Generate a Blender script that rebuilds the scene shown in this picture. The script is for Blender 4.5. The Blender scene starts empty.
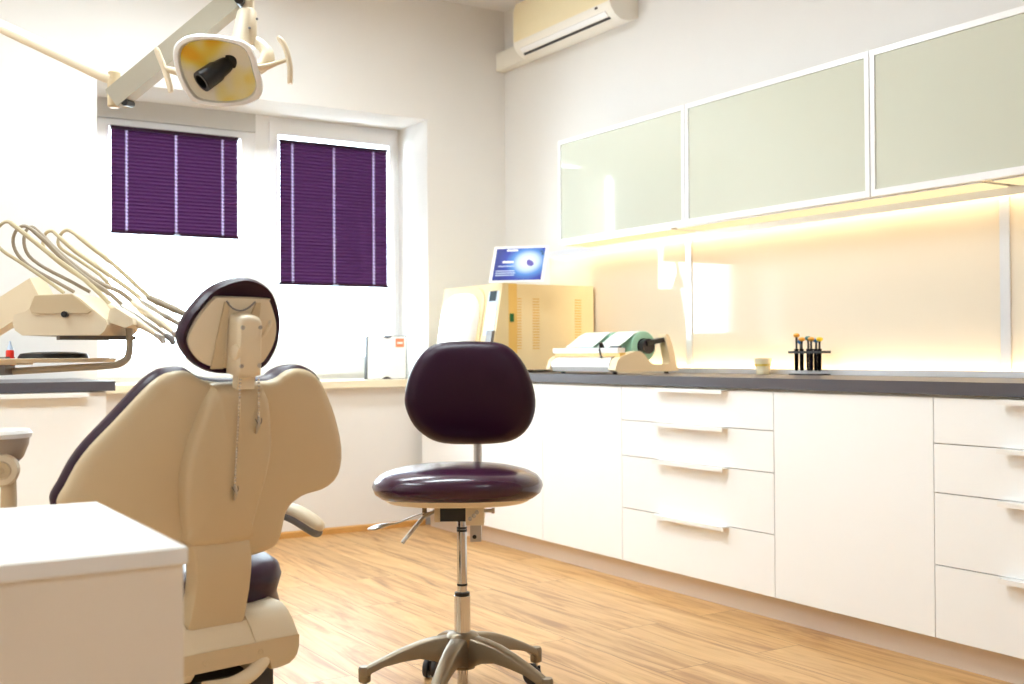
import bpy, bmesh, math, random
from mathutils import Vector as V, Matrix
random.seed(4)
SC = bpy.context.scene
COL = SC.collection
PI = math.pi
rad = math.radians

# ------------------------------------------------------------------ camera
CAM_Z = 0.938
F_PX = 1116.06
yaw, pitch, roll = rad(32.0912), rad(0.6419), rad(-0.3542)
fw = V((math.sin(yaw)*math.cos(pitch), math.cos(yaw)*math.cos(pitch), math.sin(pitch)))
rt0 = V((math.cos(yaw), -math.sin(yaw), 0)); up0 = rt0.cross(fw)
rt = rt0*math.cos(roll) + up0*math.sin(roll)
up = -rt0*math.sin(roll) + up0*math.cos(roll)
CR, CF = V((rt0.x, rt0.y, 0)), V((math.sin(yaw), math.cos(yaw), 0))   # level right / forward in the room
cam = bpy.data.cameras.new('camera'); cam_o = bpy.data.objects.new('camera', cam); COL.objects.link(cam_o)
m3 = Matrix((rt, up, -fw)).transposed().to_4x4()
m3.translation = V((0, 0, CAM_Z)); cam_o.matrix_world = m3
cam.sensor_width = 36; cam.lens = F_PX/1024*36; cam.clip_start = 0.05
cam.dof.use_dof = True; cam.dof.focus_distance = 2.95; cam.dof.aperture_fstop = 4.0
SC.camera = cam_o

def ray(x, y): return rt*((x-512)/F_PX) - up*((y-342)/F_PX) + fw
def at(x, y, d): return V((0, 0, CAM_Z)) + ray(x, y)*d            # a point at depth d
def onX(x, y, X): r = ray(x, y); return V((0, 0, CAM_Z)) + r*(X/r.x)
def onY(x, y, Y): r = ray(x, y); return V((0, 0, CAM_Z)) + r*(Y/r.y)

# ------------------------------------------------------------------ materials
def lin(c):
    c /= 255.0
    return c/12.92 if c <= 0.04045 else ((c+0.055)/1.055)**2.4
def rgb(r, g, b): return (lin(r), lin(g), lin(b), 1)
def mat(name, col, rough=0.5, metal=0.0, spec=0.5, coat=0.0, noise=0.0, nscale=30, bump=0.0, bscale=200, emit=None, es=0, coatr=0.05):
    m = bpy.data.materials.new(name); m.use_nodes = True
    nt = m.node_tree; p = nt.nodes['Principled BSDF']
    p.inputs['Base Color'].default_value = col
    p.inputs['Roughness'].default_value = rough; p.inputs['Metallic'].default_value = metal
    p.inputs['Specular IOR Level'].default_value = spec; p.inputs['Coat Weight'].default_value = coat
    p.inputs['Coat Roughness'].default_value = coatr
    if emit: p.inputs['Emission Color'].default_value = emit; p.inputs['Emission Strength'].default_value = es
    tc = nt.nodes.new('ShaderNodeTexCoord')
    if noise > 0:
        n = nt.nodes.new('ShaderNodeTexNoise'); n.inputs['Scale'].default_value = nscale; n.inputs['Detail'].default_value = 4
        mx = nt.nodes.new('ShaderNodeMix'); mx.data_type = 'RGBA'
        nt.links.new(tc.outputs['Object'], n.inputs['Vector']); nt.links.new(n.outputs['Fac'], mx.inputs[0])
        mx.inputs[6].default_value = [c*(1-noise) for c in col[:3]]+[1]; mx.inputs[7].default_value = [min(1, c*(1+noise)) for c in col[:3]]+[1]
        nt.links.new(mx.outputs[2], p.inputs['Base Color'])
    if bump > 0:
        n = nt.nodes.new('ShaderNodeTexNoise'); n.inputs['Scale'].default_value = bscale; n.inputs['Detail'].default_value = 3
        b = nt.nodes.new('ShaderNodeBump'); b.inputs['Strength'].default_value = bump; b.inputs['Distance'].default_value = 0.002
        nt.links.new(tc.outputs['Object'], n.inputs['Vector']); nt.links.new(n.outputs['Fac'], b.inputs['Height'])
        nt.links.new(b.outputs['Normal'], p.inputs['Normal'])
    return m
def emitter(name, col, s):
    m = bpy.data.materials.new(name); m.use_nodes = True; nt = m.node_tree
    nt.nodes.remove(nt.nodes['Principled BSDF'])
    e = nt.nodes.new('ShaderNodeEmission'); e.inputs['Color'].default_value = col; e.inputs['Strength'].default_value = s
    nt.links.new(e.outputs[0], nt.nodes['Material Output'].inputs['Surface'])
    return m
def clear_glass(name, tint=(1, 1, 1, 1), gloss=0.08):
    m = bpy.data.materials.new(name); m.use_nodes = True; nt = m.node_tree
    nt.nodes.remove(nt.nodes['Principled BSDF'])
    t = nt.nodes.new('ShaderNodeBsdfTransparent'); t.inputs['Color'].default_value = tint
    g = nt.nodes.new('ShaderNodeBsdfGlossy'); g.inputs['Roughness'].default_value = 0.02
    lw = nt.nodes.new('ShaderNodeLayerWeight'); lw.inputs['Blend'].default_value = gloss
    mx = nt.nodes.new('ShaderNodeMixShader')
    nt.links.new(lw.outputs['Fresnel'], mx.inputs[0]); nt.links.new(t.outputs[0], mx.inputs[1]); nt.links.new(g.outputs[0], mx.inputs[2])
    nt.links.new(mx.outputs[0], nt.nodes['Material Output'].inputs['Surface'])
    return m
def floor_mat():
    m = bpy.data.materials.new('oak_laminate'); m.use_nodes = True; nt = m.node_tree; N = nt.nodes; L = nt.links
    p = N['Principled BSDF']; tc = N.new('ShaderNodeTexCoord')
    mp = N.new('ShaderNodeMapping'); mp.inputs['Rotation'].default_value = (0, 0, rad(90))
    L.new(tc.outputs['Object'], mp.inputs['Vector'])
    br = N.new('ShaderNodeTexBrick'); br.offset = 0.37; br.inputs['Scale'].default_value = 1.0
    br.inputs['Brick Width'].default_value = 1.28; br.inputs['Row Height'].default_value = 0.192
    br.inputs['Mortar Size'].default_value = 0.0012; br.inputs['Mortar Smooth'].default_value = 0.1
    br.inputs['Color1'].default_value = (0, 0, 0, 1); br.inputs['Color2'].default_value = (1, 1, 1, 1); br.inputs['Mortar'].default_value = (.5, .5, .5, 1)
    L.new(mp.outputs[0], br.inputs['Vector'])
    # grain stretched along the planks, shifted plank by plank
    sc = N.new('ShaderNodeVectorMath'); sc.operation = 'SCALE'; sc.inputs[3].default_value = 7.0
    L.new(br.outputs['Color'], sc.inputs[0])
    ad = N.new('ShaderNodeVectorMath'); ad.operation = 'ADD'; L.new(mp.outputs[0], ad.inputs[0]); L.new(sc.outputs[0], ad.inputs[1])
    st = N.new('ShaderNodeVectorMath'); st.operation = 'MULTIPLY'; st.inputs[1].default_value = (1.1, 11, 1); L.new(ad.outputs[0], st.inputs[0])
    n1 = N.new('ShaderNodeTexNoise'); n1.inputs['Scale'].default_value = 1.6; n1.inputs['Detail'].default_value = 8; n1.inputs['Roughness'].default_value = .62; n1.inputs['Distortion'].default_value = 1.2
    L.new(st.outputs[0], n1.inputs['Vector'])
    st2 = N.new('ShaderNodeVectorMath'); st2.operation = 'MULTIPLY'; st2.inputs[1].default_value = (3, 90, 1); L.new(ad.outputs[0], st2.inputs[0])
    n2 = N.new('ShaderNodeTexNoise'); n2.inputs['Scale'].default_value = 1.0; n2.inputs['Detail'].default_value = 4; L.new(st2.outputs[0], n2.inputs['Vector'])
    cr = N.new('ShaderNodeValToRGB'); e = cr.color_ramp.elements
    e[0].position = .26; e[0].color = rgb(140, 98, 60); e[1].position = .72; e[1].color = rgb(222, 181, 126)
    k = e.new(.40); k.color = rgb(182, 133, 82); k = e.new(.52); k.color = rgb(206, 161, 106)
    L.new(n1.outputs['Fac'], cr.inputs[0])
    mr = N.new('ShaderNodeMapRange'); mr.inputs[3].default_value = .90; mr.inputs[4].default_value = 1.08; L.new(n2.outputs['Fac'], mr.inputs[0])
    sp = N.new('ShaderNodeSeparateColor'); L.new(br.outputs['Color'], sp.inputs[0])
    mr2 = N.new('ShaderNodeMapRange'); mr2.inputs[3].default_value = .92; mr2.inputs[4].default_value = 1.08; L.new(sp.outputs[0], mr2.inputs[0])
    mm = N.new('ShaderNodeMath'); mm.operation = 'MULTIPLY'; L.new(mr.outputs[0], mm.inputs[0]); L.new(mr2.outputs[0], mm.inputs[1])
    sc2 = N.new('ShaderNodeVectorMath'); sc2.operation = 'SCALE'; L.new(cr.outputs[0], sc2.inputs[0]); L.new(mm.outputs[0], sc2.inputs[3])
    mx = N.new('ShaderNodeMix'); mx.data_type = 'RGBA'; mx.inputs[7].default_value = rgb(120, 76, 42)
    L.new(br.outputs['Fac'], mx.inputs[0]); L.new(sc2.outputs[0], mx.inputs[6]); L.new(mx.outputs[2], p.inputs['Base Color'])
    p.inputs['Roughness'].default_value = .40; p.inputs['Specular IOR Level'].default_value = .55
    b = N.new('ShaderNodeBump'); b.inputs['Strength'].default_value = .08; b.inputs['Distance'].default_value = .002
    L.new(n2.outputs['Fac'], b.inputs['Height']); L.new(b.outputs['Normal'], p.inputs['Normal'])
    return m
def blind_mat():
    m = bpy.data.materials.new('plum_pleated_fabric'); m.use_nodes = True; nt = m.node_tree
    p = nt.nodes['Principled BSDF']; p.inputs['Base Color'].default_value = rgb(78, 42, 82); p.inputs['Roughness'].default_value = .85
    p.inputs['Specular IOR Level'].default_value = .1
    t = nt.nodes.new('ShaderNodeBsdfTranslucent'); t.inputs['Color'].default_value = rgb(80, 44, 84)
    mx = nt.nodes.new('ShaderNodeMixShader'); mx.inputs[0].default_value = .07
    nt.links.new(p.outputs[0], mx.inputs[1]); nt.links.new(t.outputs[0], mx.inputs[2]); nt.links.new(mx.outputs[0], nt.nodes['Material Output'].inputs['Surface'])
    return m
def gold_mat():
    m = bpy.data.materials.new('dichroic_gold_painted_reflections'); m.use_nodes = True; nt = m.node_tree; N = nt.nodes; L = nt.links
    p = N['Principled BSDF']; tc = N.new('ShaderNodeTexCoord'); n = N.new('ShaderNodeTexNoise'); n.inputs['Scale'].default_value = 11; n.inputs['Detail'].default_value = 1.5
    L.new(tc.outputs['Object'], n.inputs['Vector'])
    cr = N.new('ShaderNodeValToRGB'); e = cr.color_ramp.elements
    e[0].position = .36; e[0].color = rgb(252, 196, 60); e[1].position = .62; e[1].color = rgb(254, 250, 238)
    k = e.new(.44); k.color = rgb(254, 228, 104); k = e.new(.52); k.color = rgb(254, 244, 180)  # yellow to white patches stand in for reflections of the room
    L.new(n.outputs['Fac'], cr.inputs[0]); L.new(cr.outputs[0], p.inputs['Base Color'])
    p.inputs['Roughness'].default_value = .14; p.inputs['Metallic'].default_value = .1
    return m
def poster_mat():
    m = bpy.data.materials.new('printed_card'); m.use_nodes = True; nt = m.node_tree; N = nt.nodes; L = nt.links
    p = N['Principled BSDF']; tc = N.new('ShaderNodeTexCoord')
    mp = N.new('ShaderNodeMapping'); mp.inputs['Location'].default_value = (-.68, -.56, 0); L.new(tc.outputs['UV'], mp.inputs['Vector'])
    ms = N.new('ShaderNodeVectorMath'); ms.operation = 'MULTIPLY'; ms.inputs[1].default_value = (1.5, 1.25, 0); L.new(mp.outputs[0], ms.inputs[0])
    ln = N.new('ShaderNodeVectorMath'); ln.operation = 'LENGTH'; L.new(ms.outputs[0], ln.inputs[0])
    cr = N.new('ShaderNodeValToRGB'); e = cr.color_ramp.elements
    e[0].position = 0; e[0].color = rgb(250, 252, 255); e[1].position = .95; e[1].color = rgb(26, 40, 130)
    k = e.new(.30); k.color = rgb(200, 222, 246); k = e.new(.48); k.color = rgb(84, 138, 214); k = e.new(.7); k.color = rgb(38, 58, 164)
    L.new(ln.outputs[1], cr.inputs[0]); L.new(cr.outputs[0], p.inputs['Base Color']); p.inputs['Roughness'].default_value = .25
    return m

M = dict(
    wall=mat('warm_white_paint', rgb(229, 225, 221), .7, spec=.25, noise=.015, nscale=6, bump=.05, bscale=350),
    ceil=mat('ceiling_paint', rgb(236, 232, 232), .8, spec=.2, noise=.01, nscale=5),
    lam=mat('white_laminate', rgb(246, 246, 246), .32, spec=.4, noise=.006, nscale=3),
    lam2=mat('cream_white_laminate', rgb(244, 235, 222), .45, spec=.35, noise=.008, nscale=4, bump=.03, bscale=500),
    plinth=mat('plinth_aluminium_look', rgb(222, 208, 196), .4, spec=.5, noise=.02, nscale=12),
    worktop=mat('anthracite_worktop', rgb(82, 78, 84), .38, spec=.5, noise=.10, nscale=160, bump=.03, bscale=400),
    floor=floor_mat(),
    bead=mat('oak_skirting', rgb(206, 152, 84), .4, noise=.12, nscale=18),
    pvc=mat('white_window_plastic', rgb(246, 246, 248), .3, noise=.005),
    sill=mat('cream_window_sill', rgb(240, 226, 198), .4, noise=.01),
    pelmet=mat('grey_shutter_box', rgb(206, 204, 202), .5, noise=.01),
    alu=mat('brushed_aluminium', rgb(226, 226, 230), .32, metal=.55, noise=.02, nscale=60),
    frame=mat('white_lacquered_aluminium', rgb(246, 245, 246), .3, metal=.1, noise=.006),
    fglass=mat('frosted_green_glass', rgb(206, 208, 193), .07, spec=.5, coat=.4, noise=.012, nscale=4),
    splash=mat('cream_lacquered_glass', rgb(230, 216, 196), .03, spec=.42, coat=0, noise=.006, nscale=4),
    under=mat('glossy_cream_underside', rgb(246, 236, 212), .16, spec=.6, coat=.8, noise=.005),
    shell=mat('beige_shell_plastic', rgb(210, 190, 156), .36, spec=.4, noise=.015, nscale=20, bump=.04, bscale=600),
    shell2=mat('ivory_plastic', rgb(234, 219, 192), .36, spec=.45, noise=.012, nscale=20),
    plum=mat('plum_vinyl', rgb(54, 14, 44), .26, spec=.4, coat=.42, noise=.05, nscale=25, bump=.04, bscale=500, coatr=.15),
    plumd=mat('dark_plum_vinyl', rgb(42, 8, 35), .36, spec=.3, coat=.0, noise=.05, nscale=25, bump=.05, bscale=450, coatr=.25),
    chrome=mat('chrome', rgb(214, 214, 218), .12, metal=1, noise=.02),
    steel=mat('satin_steel', rgb(186, 182, 178), .3, metal=1, noise=.04, nscale=50),
    cast=mat('champagne_cast_aluminium', rgb(142, 128, 108), .36, metal=.8, noise=.04, nscale=40),
    black=mat('black_plastic', rgb(20, 18, 20), .35, noise=.05),
    rubber=mat('dark_grey_rubber', rgb(56, 54, 56), .6, noise=.05),
    grey=mat('mid_grey_plastic', rgb(120, 116, 116), .45, noise=.03),
    acw=mat('air_conditioner_white', rgb(240, 234, 222), .38, noise=.006),
    acy=mat('aged_cream_plastic', rgb(238, 222, 182), .4, noise=.01),
    auto=mat('cream_enamel', rgb(248, 228, 184), .35, noise=.01),
    autod=mat('ochre_enamel', rgb(236, 194, 108), .35, noise=.01),
    autow=mat('ivory_enamel', rgb(226, 206, 160), .3, noise=.006),
    white=mat('white_plastic', rgb(244, 242, 240), .3, noise=.006),
    mint=mat('mint_paper', rgb(176, 226, 204), .55, noise=.02),
    paper=mat('pouch_paper', rgb(232, 240, 234), .6, noise=.01),
    peach=mat('cream_side_plastic', rgb(246, 222, 184), .4, noise=.01),
    gold=gold_mat(),
    lampw=mat('milky_white_plastic', rgb(252, 251, 250), .18, spec=.6, coat=.4, noise=.004),
    clear=clear_glass('clear_glass'), lens=clear_glass('lens_shield', (1, .99, .96, 1), .12),
    blind=blind_mat(), poster=poster_mat(),
    orange=mat('orange_paper', rgb(242, 132, 88), .5, noise=.02), red=mat('red_plastic', rgb(226, 48, 34), .35, noise=.02),
    green=mat('green_switch', rgb(20, 104, 50), .3, noise=.02), lime=mat('lime_print', rgb(170, 200, 90), .5, noise=.02),
    lcd=mat('dark_lcd', rgb(52, 70, 76), .15, noise=.03), ltblue=mat('pale_blue_plastic', rgb(196, 212, 236), .35, noise=.01),
    bone=mat('beige_cord', rgb(190, 174, 140), .45, noise=.02), boned=mat('taupe_cord', rgb(150, 134, 112), .45, noise=.02),
    tube=clear_glass('tube_plastic', (.30, .28, .34, 1), .2), dark=mat('dark_liquid', rgb(40, 30, 40), .2, noise=.1),
    blue=mat('blue_plastic', rgb(40, 110, 170), .35, noise=.03), cobalt=mat('cobalt_plastic', rgb(50, 70, 180), .35, noise=.03),
    teal=mat('teal_plastic', rgb(40, 110, 116), .35, noise=.03), amber=mat('amber_plastic', rgb(232, 164, 56), .35, noise=.03),
    yellow=mat('yellow_plastic', rgb(240, 200, 30), .35, noise=.03), violet=mat('violet_print', rgb(84, 70, 170), .4, noise=.05),
    taupe=mat('taupe_bowl_plastic', rgb(176, 160, 144), .3, noise=.02),
    putty=mat('putty_grey_enamel', rgb(186, 180, 164), .35, noise=.02),
    lilac=mat('lilac_painted_hole_light', rgb(216, 208, 250), .6, noise=.02),
    frost=mat('frosted_cream_glass', rgb(250, 236, 200), .12, spec=.6, coat=.5, noise=.03, nscale=60),
    led=emitter('warm_led', (1, .77, .46, 1), 14), shelf=emitter('warm_lamp_diffuser', (1, .80, .44, 1), .62), panel=emitter('ceiling_panel_light', (.85, .965, 1, 1), 22.5),
)

# ------------------------------------------------------------------ mesh helpers (all geometry is authored in room metres)
class B:
    def __init__(s): s.bm = bmesh.new(); s.mi = 0
    def _fin(s, fs, bev, seg=2, ang=35):
        for f in fs: f.material_index = s.mi
        if bev > 0:
            es = {e for f in fs for e in f.edges}
            es = [e for e in es if len(e.link_faces) == 2 and e.calc_face_angle(0) > rad(ang)]
            r = bmesh.ops.bevel(s.bm, geom=es, offset=bev, segments=seg, profile=.5, affect='EDGES', clamp_overlap=True)
            for f in r['faces']: f.material_index = s.mi
    def hexa(s, p, bev=0, seg=2):
        v = [s.bm.verts.new(q) for q in p]
        fs = [s.bm.faces.new([v[i] for i in t]) for t in ((3, 2, 1, 0), (4, 5, 6, 7), (0, 1, 5, 4), (1, 2, 6, 5), (2, 3, 7, 6), (3, 0, 4, 7))]
        s._fin(fs, bev, seg); return s
    def box(s, a, b, bev=0, seg=2):
        x0, x1 = sorted((a[0], b[0])); y0, y1 = sorted((a[1], b[1])); z0, z1 = sorted((a[2], b[2]))
        return s.hexa([(x0, y0, z0), (x1, y0, z0), (x1, y1, z0), (x0, y1, z0), (x0, y0, z1), (x1, y0, z1), (x1, y1, z1), (x0, y1, z1)], bev, seg)
    def obox(s, c, ax, ay, az, hx, hy, hz, bev=0, seg=2):
        c = V(c); p = []
        for k in (-1, 1):
            for i, j in ((-1, -1), (1, -1), (1, 1), (-1, 1)): p.append(c + ax*hx*i + ay*hy*j + az*hz*k)
        return s.hexa(p, bev, seg)
    def prism(s, pts, ext, bev=0, seg=2, ang=35):
        n = len(pts); a = [s.bm.verts.new(V(p)) for p in pts]; b = [s.bm.verts.new(V(p)+V(ext)) for p in pts]
        fs = [s.bm.faces.new(a[::-1]), s.bm.faces.new(b)]
        for i in range(n): fs.append(s.bm.faces.new([a[i], a[(i+1) % n], b[(i+1) % n], b[i]]))
        s._fin(fs, bev, seg, ang); return s
    def loops(s, rings, cap0=True, cap1=True, closed=True):
        vs = [[s.bm.verts.new(V(p)) for p in r] for r in rings]; fs = []
        for a, b in zip(vs, vs[1:]):
            n = len(a)
            for i in range(n if closed else n-1): fs.append(s.bm.faces.new([a[i], a[(i+1) % n], b[(i+1) % n], b[i]]))
        if cap0: fs.append(s.bm.faces.new(vs[0][::-1]))
        if cap1: fs.append(s.bm.faces.new(vs[-1]))
        for f in fs: f.material_index = s.mi
        return s
    def tube(s, path, r, n=10, flat=None, cap=True):
        path = [V(p) for p in path]; m = len(path); rings = []
        T = [(path[min(i+1, m-1)]-path[max(i-1, 0)]).normalized() for i in range(m)]
        ref = V((0, 0, 1)) if abs(T[0].z) < .9 else V((1, 0, 0))
        u = (ref - T[0]*ref.dot(T[0])).normalized()
        for i in range(m):
            u = (u - T[i]*u.dot(T[i])).normalized(); w = T[i].cross(u)
            ri = r[i] if isinstance(r, (list, tuple)) else r
            fx = flat[i] if isinstance(flat, (list, tuple)) else (flat or 1)
            rings.append([path[i] + (u*math.cos(a)*fx + w*math.sin(a))*ri for a in [2*PI*k/n for k in range(n)]])
        return s.loops(rings, cap, cap)
    def lathe(s, prof, c, axis=V((0, 0, 1)), n=24, sx=1.0):
        axis = V(axis).normalized(); ref = V((0, 0, 1)) if abs(axis.z) < .9 else V((1, 0, 0))
        u = (ref-axis*ref.dot(axis)).normalized(); w = axis.cross(u); c = V(c)
        return s.loops([[c + axis*h + (u*math.cos(a)*sx + w*math.sin(a))*max(r, 1e-5) for a in [2*PI*k/n for k in range(n)]] for r, h in prof])
    def ball(s, c, rx, ry=None, rz=None, n=12, ax=None):
        ry = ry or rx; rz = rz or rx; c = V(c); X, Y, Z = ax or (V((1, 0, 0)), V((0, 1, 0)), V((0, 0, 1)))
        rings = []
        for j in range(1, n//2):
            t = PI*j/(n//2)
            rings.append([c + X*rx*math.sin(t)*math.cos(2*PI*k/n) + Y*ry*math.sin(t)*math.sin(2*PI*k/n) - Z*rz*math.cos(t) for k in range(n)])
        s.loops(rings); return s
    def pillow(s, outline, cen, to3, prof):
        rings = []
        for sc, off in prof:
            rings.append([to3(cen[0]+(u-cen[0])*sc, cen[1]+(v-cen[1])*sc, off) for u, v in outline])
        return s.loops(rings)
def smooth(pts, k=3, closed=True):
    n = len(pts); out = []
    P = [V(p) if len(p) == 3 else V((p[0], p[1], 0)) for p in pts]; d2 = len(pts[0]) == 2
    rng = range(n) if closed else range(n-1)
    for i in rng:
        if closed: a, b, c, d = P[i-1], P[i], P[(i+1) % n], P[(i+2) % n]
        else: a, b, c, d = P[max(i-1, 0)], P[i], P[i+1], P[min(i+2, n-1)]
        for j in range(k):
            t = j/k
            q = .5*((2*b)+(c-a)*t+(2*a-5*b+4*c-d)*t*t+(3*b-3*c+d-a)*t**3)
            out.append((q.x, q.y) if d2 else q)
    if not closed: out.append((P[-1].x, P[-1].y) if d2 else P[-1])
    return out
def rrect(w, h, r, n=5, c=(0, 0)):
    out = []
    for cx, cy, a0 in ((w/2-r, h/2-r, 0), (-w/2+r, h/2-r, 90), (-w/2+r, -h/2+r, 180), (w/2-r, -h/2+r, 270)):
        for k in range(n+1):
            a = rad(a0+90*k/n); out.append((c[0]+cx+r*math.cos(a), c[1]+cy+r*math.sin(a)))
    return out
def root_of(o):
    while o.parent: o = o.parent
    return o
def obj(name, b, m, parent=None, ang=38, label=None, flat=False):
    me = bpy.data.meshes.new(name); bm = b.bm
    bmesh.ops.recalc_face_normals(bm, faces=bm.faces)
    off = V((0, 0, 0))
    o = bpy.data.objects.new(name, me)
    if parent is not None: off = root_of(parent)['_loc']; off = V(off)
    bm.transform(Matrix.Translation(-off)); bm.to_mesh(me); bm.free()
    for k in (m if isinstance(m, (list, tuple)) else [m]): me.materials.append(M[k] if isinstance(k, str) else k)
    if not flat:
        me.polygons.foreach_set('use_smooth', [True]*len(me.polygons)); me.set_sharp_from_angle(angle=rad(ang))
    COL.objects.link(o)
    if parent is not None: o.parent = parent
    if label: o['label'] = label
    return o
def tag(o, label, cat, group=None, kind=None):
    o['label'] = label; o['category'] = cat
    if group: o['group'] = group
    if kind: o['kind'] = kind
    return o
def thing(name, loc, label, cat, group=None):
    o = bpy.data.objects.new(name, None); COL.objects.link(o); o.location = loc; o['_loc'] = list(loc); o.empty_display_size = .05
    return tag(o, label, cat, group)
def single(name, b, m, label, cat, group=None, **k): return tag(obj(name, b, m, **k), label, cat, group)
def struct(name, b, m, label, cat, parent=None):
    o = obj(name, b, m, parent)
    if parent is None: tag(o, label, cat, None, 'structure')
    else: o['kind'] = 'structure'
    return o
def dup(r0, loc, label, group=None):
    r = r0.copy(); COL.objects.link(r); r.location = loc; r['_loc'] = list(loc); r['label'] = label
    if group: r['group'] = group
    for ch in list(r0.children):
        c = ch.copy(); COL.objects.link(c); c.parent = r
        for g in list(ch.children):
            d = g.copy(); COL.objects.link(d); d.parent = c
    return r

# ------------------------------------------------------------------ the room
XW, YB, XL, YR, ZC = 3.41, 5.50, -1.6, -2.2, 2.93
WX0, WX1, WZ0, WZ1, YWO = 1.14, 2.90, 0.772, 2.25, 5.99
struct('floor', B().box((XL-.1, YR-.1, -.05), (XW+.1, YB+.1, 0)), 'floor', 'oak laminate floor of long warm planks', 'floor')
struct('ceiling', B().box((XL-.1, YR-.1, ZC), (XW+.1, YB+.4, ZC+.1)), 'ceil', 'plain white ceiling above the air conditioner', 'ceiling')
struct('wall_right', B().box((XW, YR, 0), (XW+.1, YB, ZC)), 'wall', 'pale painted wall behind the glass fronted cabinets', 'wall')
b = B()
b.box((XL, YB, 0), (WX0, YWO, ZC)); b.box((WX1, YB, 0), (XW+.1, YWO, ZC)); b.box((WX0, YB, 0), (WX1, YWO, WZ0)); b.box((WX0, YB, WZ1), (WX1, YWO, ZC))
struct('wall_back', b, 'wall', 'pale painted wall with the deep window recess', 'wall')
struct('wall_left', B().box((XL-.1, YR, 0), (XL, YB, ZC)), 'wall', 'pale painted wall on the left side', 'wall')
struct('wall_rear', B().box((XL, YR-.1, 0), (XW, YR, ZC)), 'wall', 'pale painted wall at the rear of the room', 'wall')
struct('baseboard_back', B().prism([(1.05, YB-.016, 0), (1.05, YB-.016, .026), (1.05, YB-.010, .033), (1.05, YB, .033), (1.05, YB, 0)], (1.82, 0, 0)), 'bead', 'narrow oak skirting under the window wall', 'baseboard')
struct('trim_1', B().box((WX0-.05, YB-.055, .768), (WX1+.05, YB+.38, .806), .006), 'sill', 'cream window sill board below both windows', 'window sill')

# windows: frame > sash > pane
def window(name, x0, x1, z0, z1, gx0, gx1, gz0, gz1, label):
    y0, y1 = 5.865, 5.935
    b = B()
    for a, c in (((x0, y0, z0), (x0+.045, y1, z1)), ((x1-.045, y0, z0), (x1, y1, z1)), ((x0+.045, y0, z0), (x1-.045, y1, z0+.045)), ((x0+.045, y0, z1-.045), (x1-.045, y1, z1))): b.box(a, c, .004)
    fr = struct(name, b, 'pvc', label, 'window'); fr['_loc'] = [0, 0, 0]
    b = B(); s0 = y0-.022; e = .012
    for a, c in (((x0+.035, s0, z0+.03), (gx0, y1-.012, z1-.03)), ((gx1, s0, z0+.03), (x1-.035, y1-.012, z1-.03)), ((gx0, s0, z0+.03), (gx1, y1-.012, gz0)), ((gx0, s0, gz1), (gx1, y1-.012, z1-.03))): b.box(a, c, .006)
    sa = struct('sash', b, 'pvc', '', '', fr)
    struct('pane', B().box((gx0-.004, y1-.045, gz0-.004), (gx1+.004, y1-.041, gz1+.004)), 'clear', '', '', sa)
    return fr
window('window_1', WX0, 2.036, .806, 2.150, 1.268, 1.953, .935, 2.106, 'left white framed window behind the shorter blind')
window('window_2', 2.078, WX1, .806, WZ1, 2.160, 2.832, .935, 2.150, 'right white framed window behind the longer blind')
struct('trim_2', B().box((2.0362, 5.858, .806), (2.0778, 5.935, WZ1), .004), 'pvc', 'white mullion between the two windows', 'window mullion')
struct('trim_3', B().box((WX0, 5.85, 2.151), (2.036, 5.94, WZ1), .008), 'pelmet', 'grey box panel above the left window', 'shutter box')

# pleated blinds, no real holes: light along the cords is painted lilac
def blind(x0, x1, z0, z1, cords, label):
    y = 5.822; t = thing('pleated_blind', ((x0+x1)/2, y, z0), label, 'blind', 'plum pleated window blinds')
    pitch = .0185; n = int(round((z1-z0-.03)/pitch)); pitch = (z1-z0-.03)/n; b = B(); bm = b.bm; amp = .0065
    xs = [x0]
    for c in cords: xs += [c]
    xs.append(x1)
    za = z0+.015
    for i in range(n):
        za_, zb_ = za+i*pitch, za+(i+1)*pitch; zm = (za_+zb_)/2
        for j in range(len(xs)-1):
            for (a, ya, c, yc) in [(za_, y+amp, zm, y-amp), (zm, y-amp, zb_, y+amp)]:
                f = bm.faces.new([bm.verts.new((xs[j], ya, a)), bm.verts.new((xs[j+1], ya, a)), bm.verts.new((xs[j+1], yc, c)), bm.verts.new((xs[j], yc, c))])
    bmesh.ops.remove_doubles(bm, verts=bm.verts, dist=1e-5)
    obj('pleated_fabric', b, 'blind', t, flat=True)
    obj('top_rail', B().box((x0, y-.012, z1-.016), (x1, y+.014, z1), .003), 'plumd', t)
    obj('bottom_rail', B().box((x0-.002, y-.012, z0), (x1+.002, y+.012, z0+.016), .003), 'plumd', t)
    for c in cords:                                            # lilac oval at every pleat stands in for daylight through a cord hole
        b = B(); rings = []
        for i in range(n):
            for f_, hw_ in ((0, .0022), (.22, .0052), (.5, .0066), (.78, .0052)):
                zz = za+(i+f_)*pitch; yy = y+amp-2*amp*(1-abs(2*f_-1))-.0012
                rings.append([(c-hw_, yy, zz), (c+hw_, yy, zz), (c+hw_, yy+.0008, zz), (c-hw_, yy+.0008, zz)])
        b.loops(rings); obj('painted_cord_holes', b, 'lilac', t)
    cm = cords[1]; obj('pull_tab', B().box((cm-.014, y-.022, z0-.006), (cm+.014, y-.011, z0+.010), .004), 'ltblue', t)
pX = lambda x, y: onY(x, y, 5.822)
blind(onY(110.7, 180, 5.822).x, onY(237.8, 180, 5.822).x, onY(175, 236.5, 5.822).z, onY(175, 131.5, 5.822).z, [pX(126.5, 180).x, pX(176, 180).x, pX(222.5, 180).x], 'shorter plum pleated blind with three cord lines on left window')
blind(onY(279.5, 210, 5.822).x, onY(387, 210, 5.822).x, onY(333, 286.5, 5.822).z, onY(333, 144.5, 5.822).z, [pX(292.5, 210).x, pX(334, 210).x, pX(373.5, 210).x], 'longer plum pleated blind with three cord lines on right window')

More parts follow.
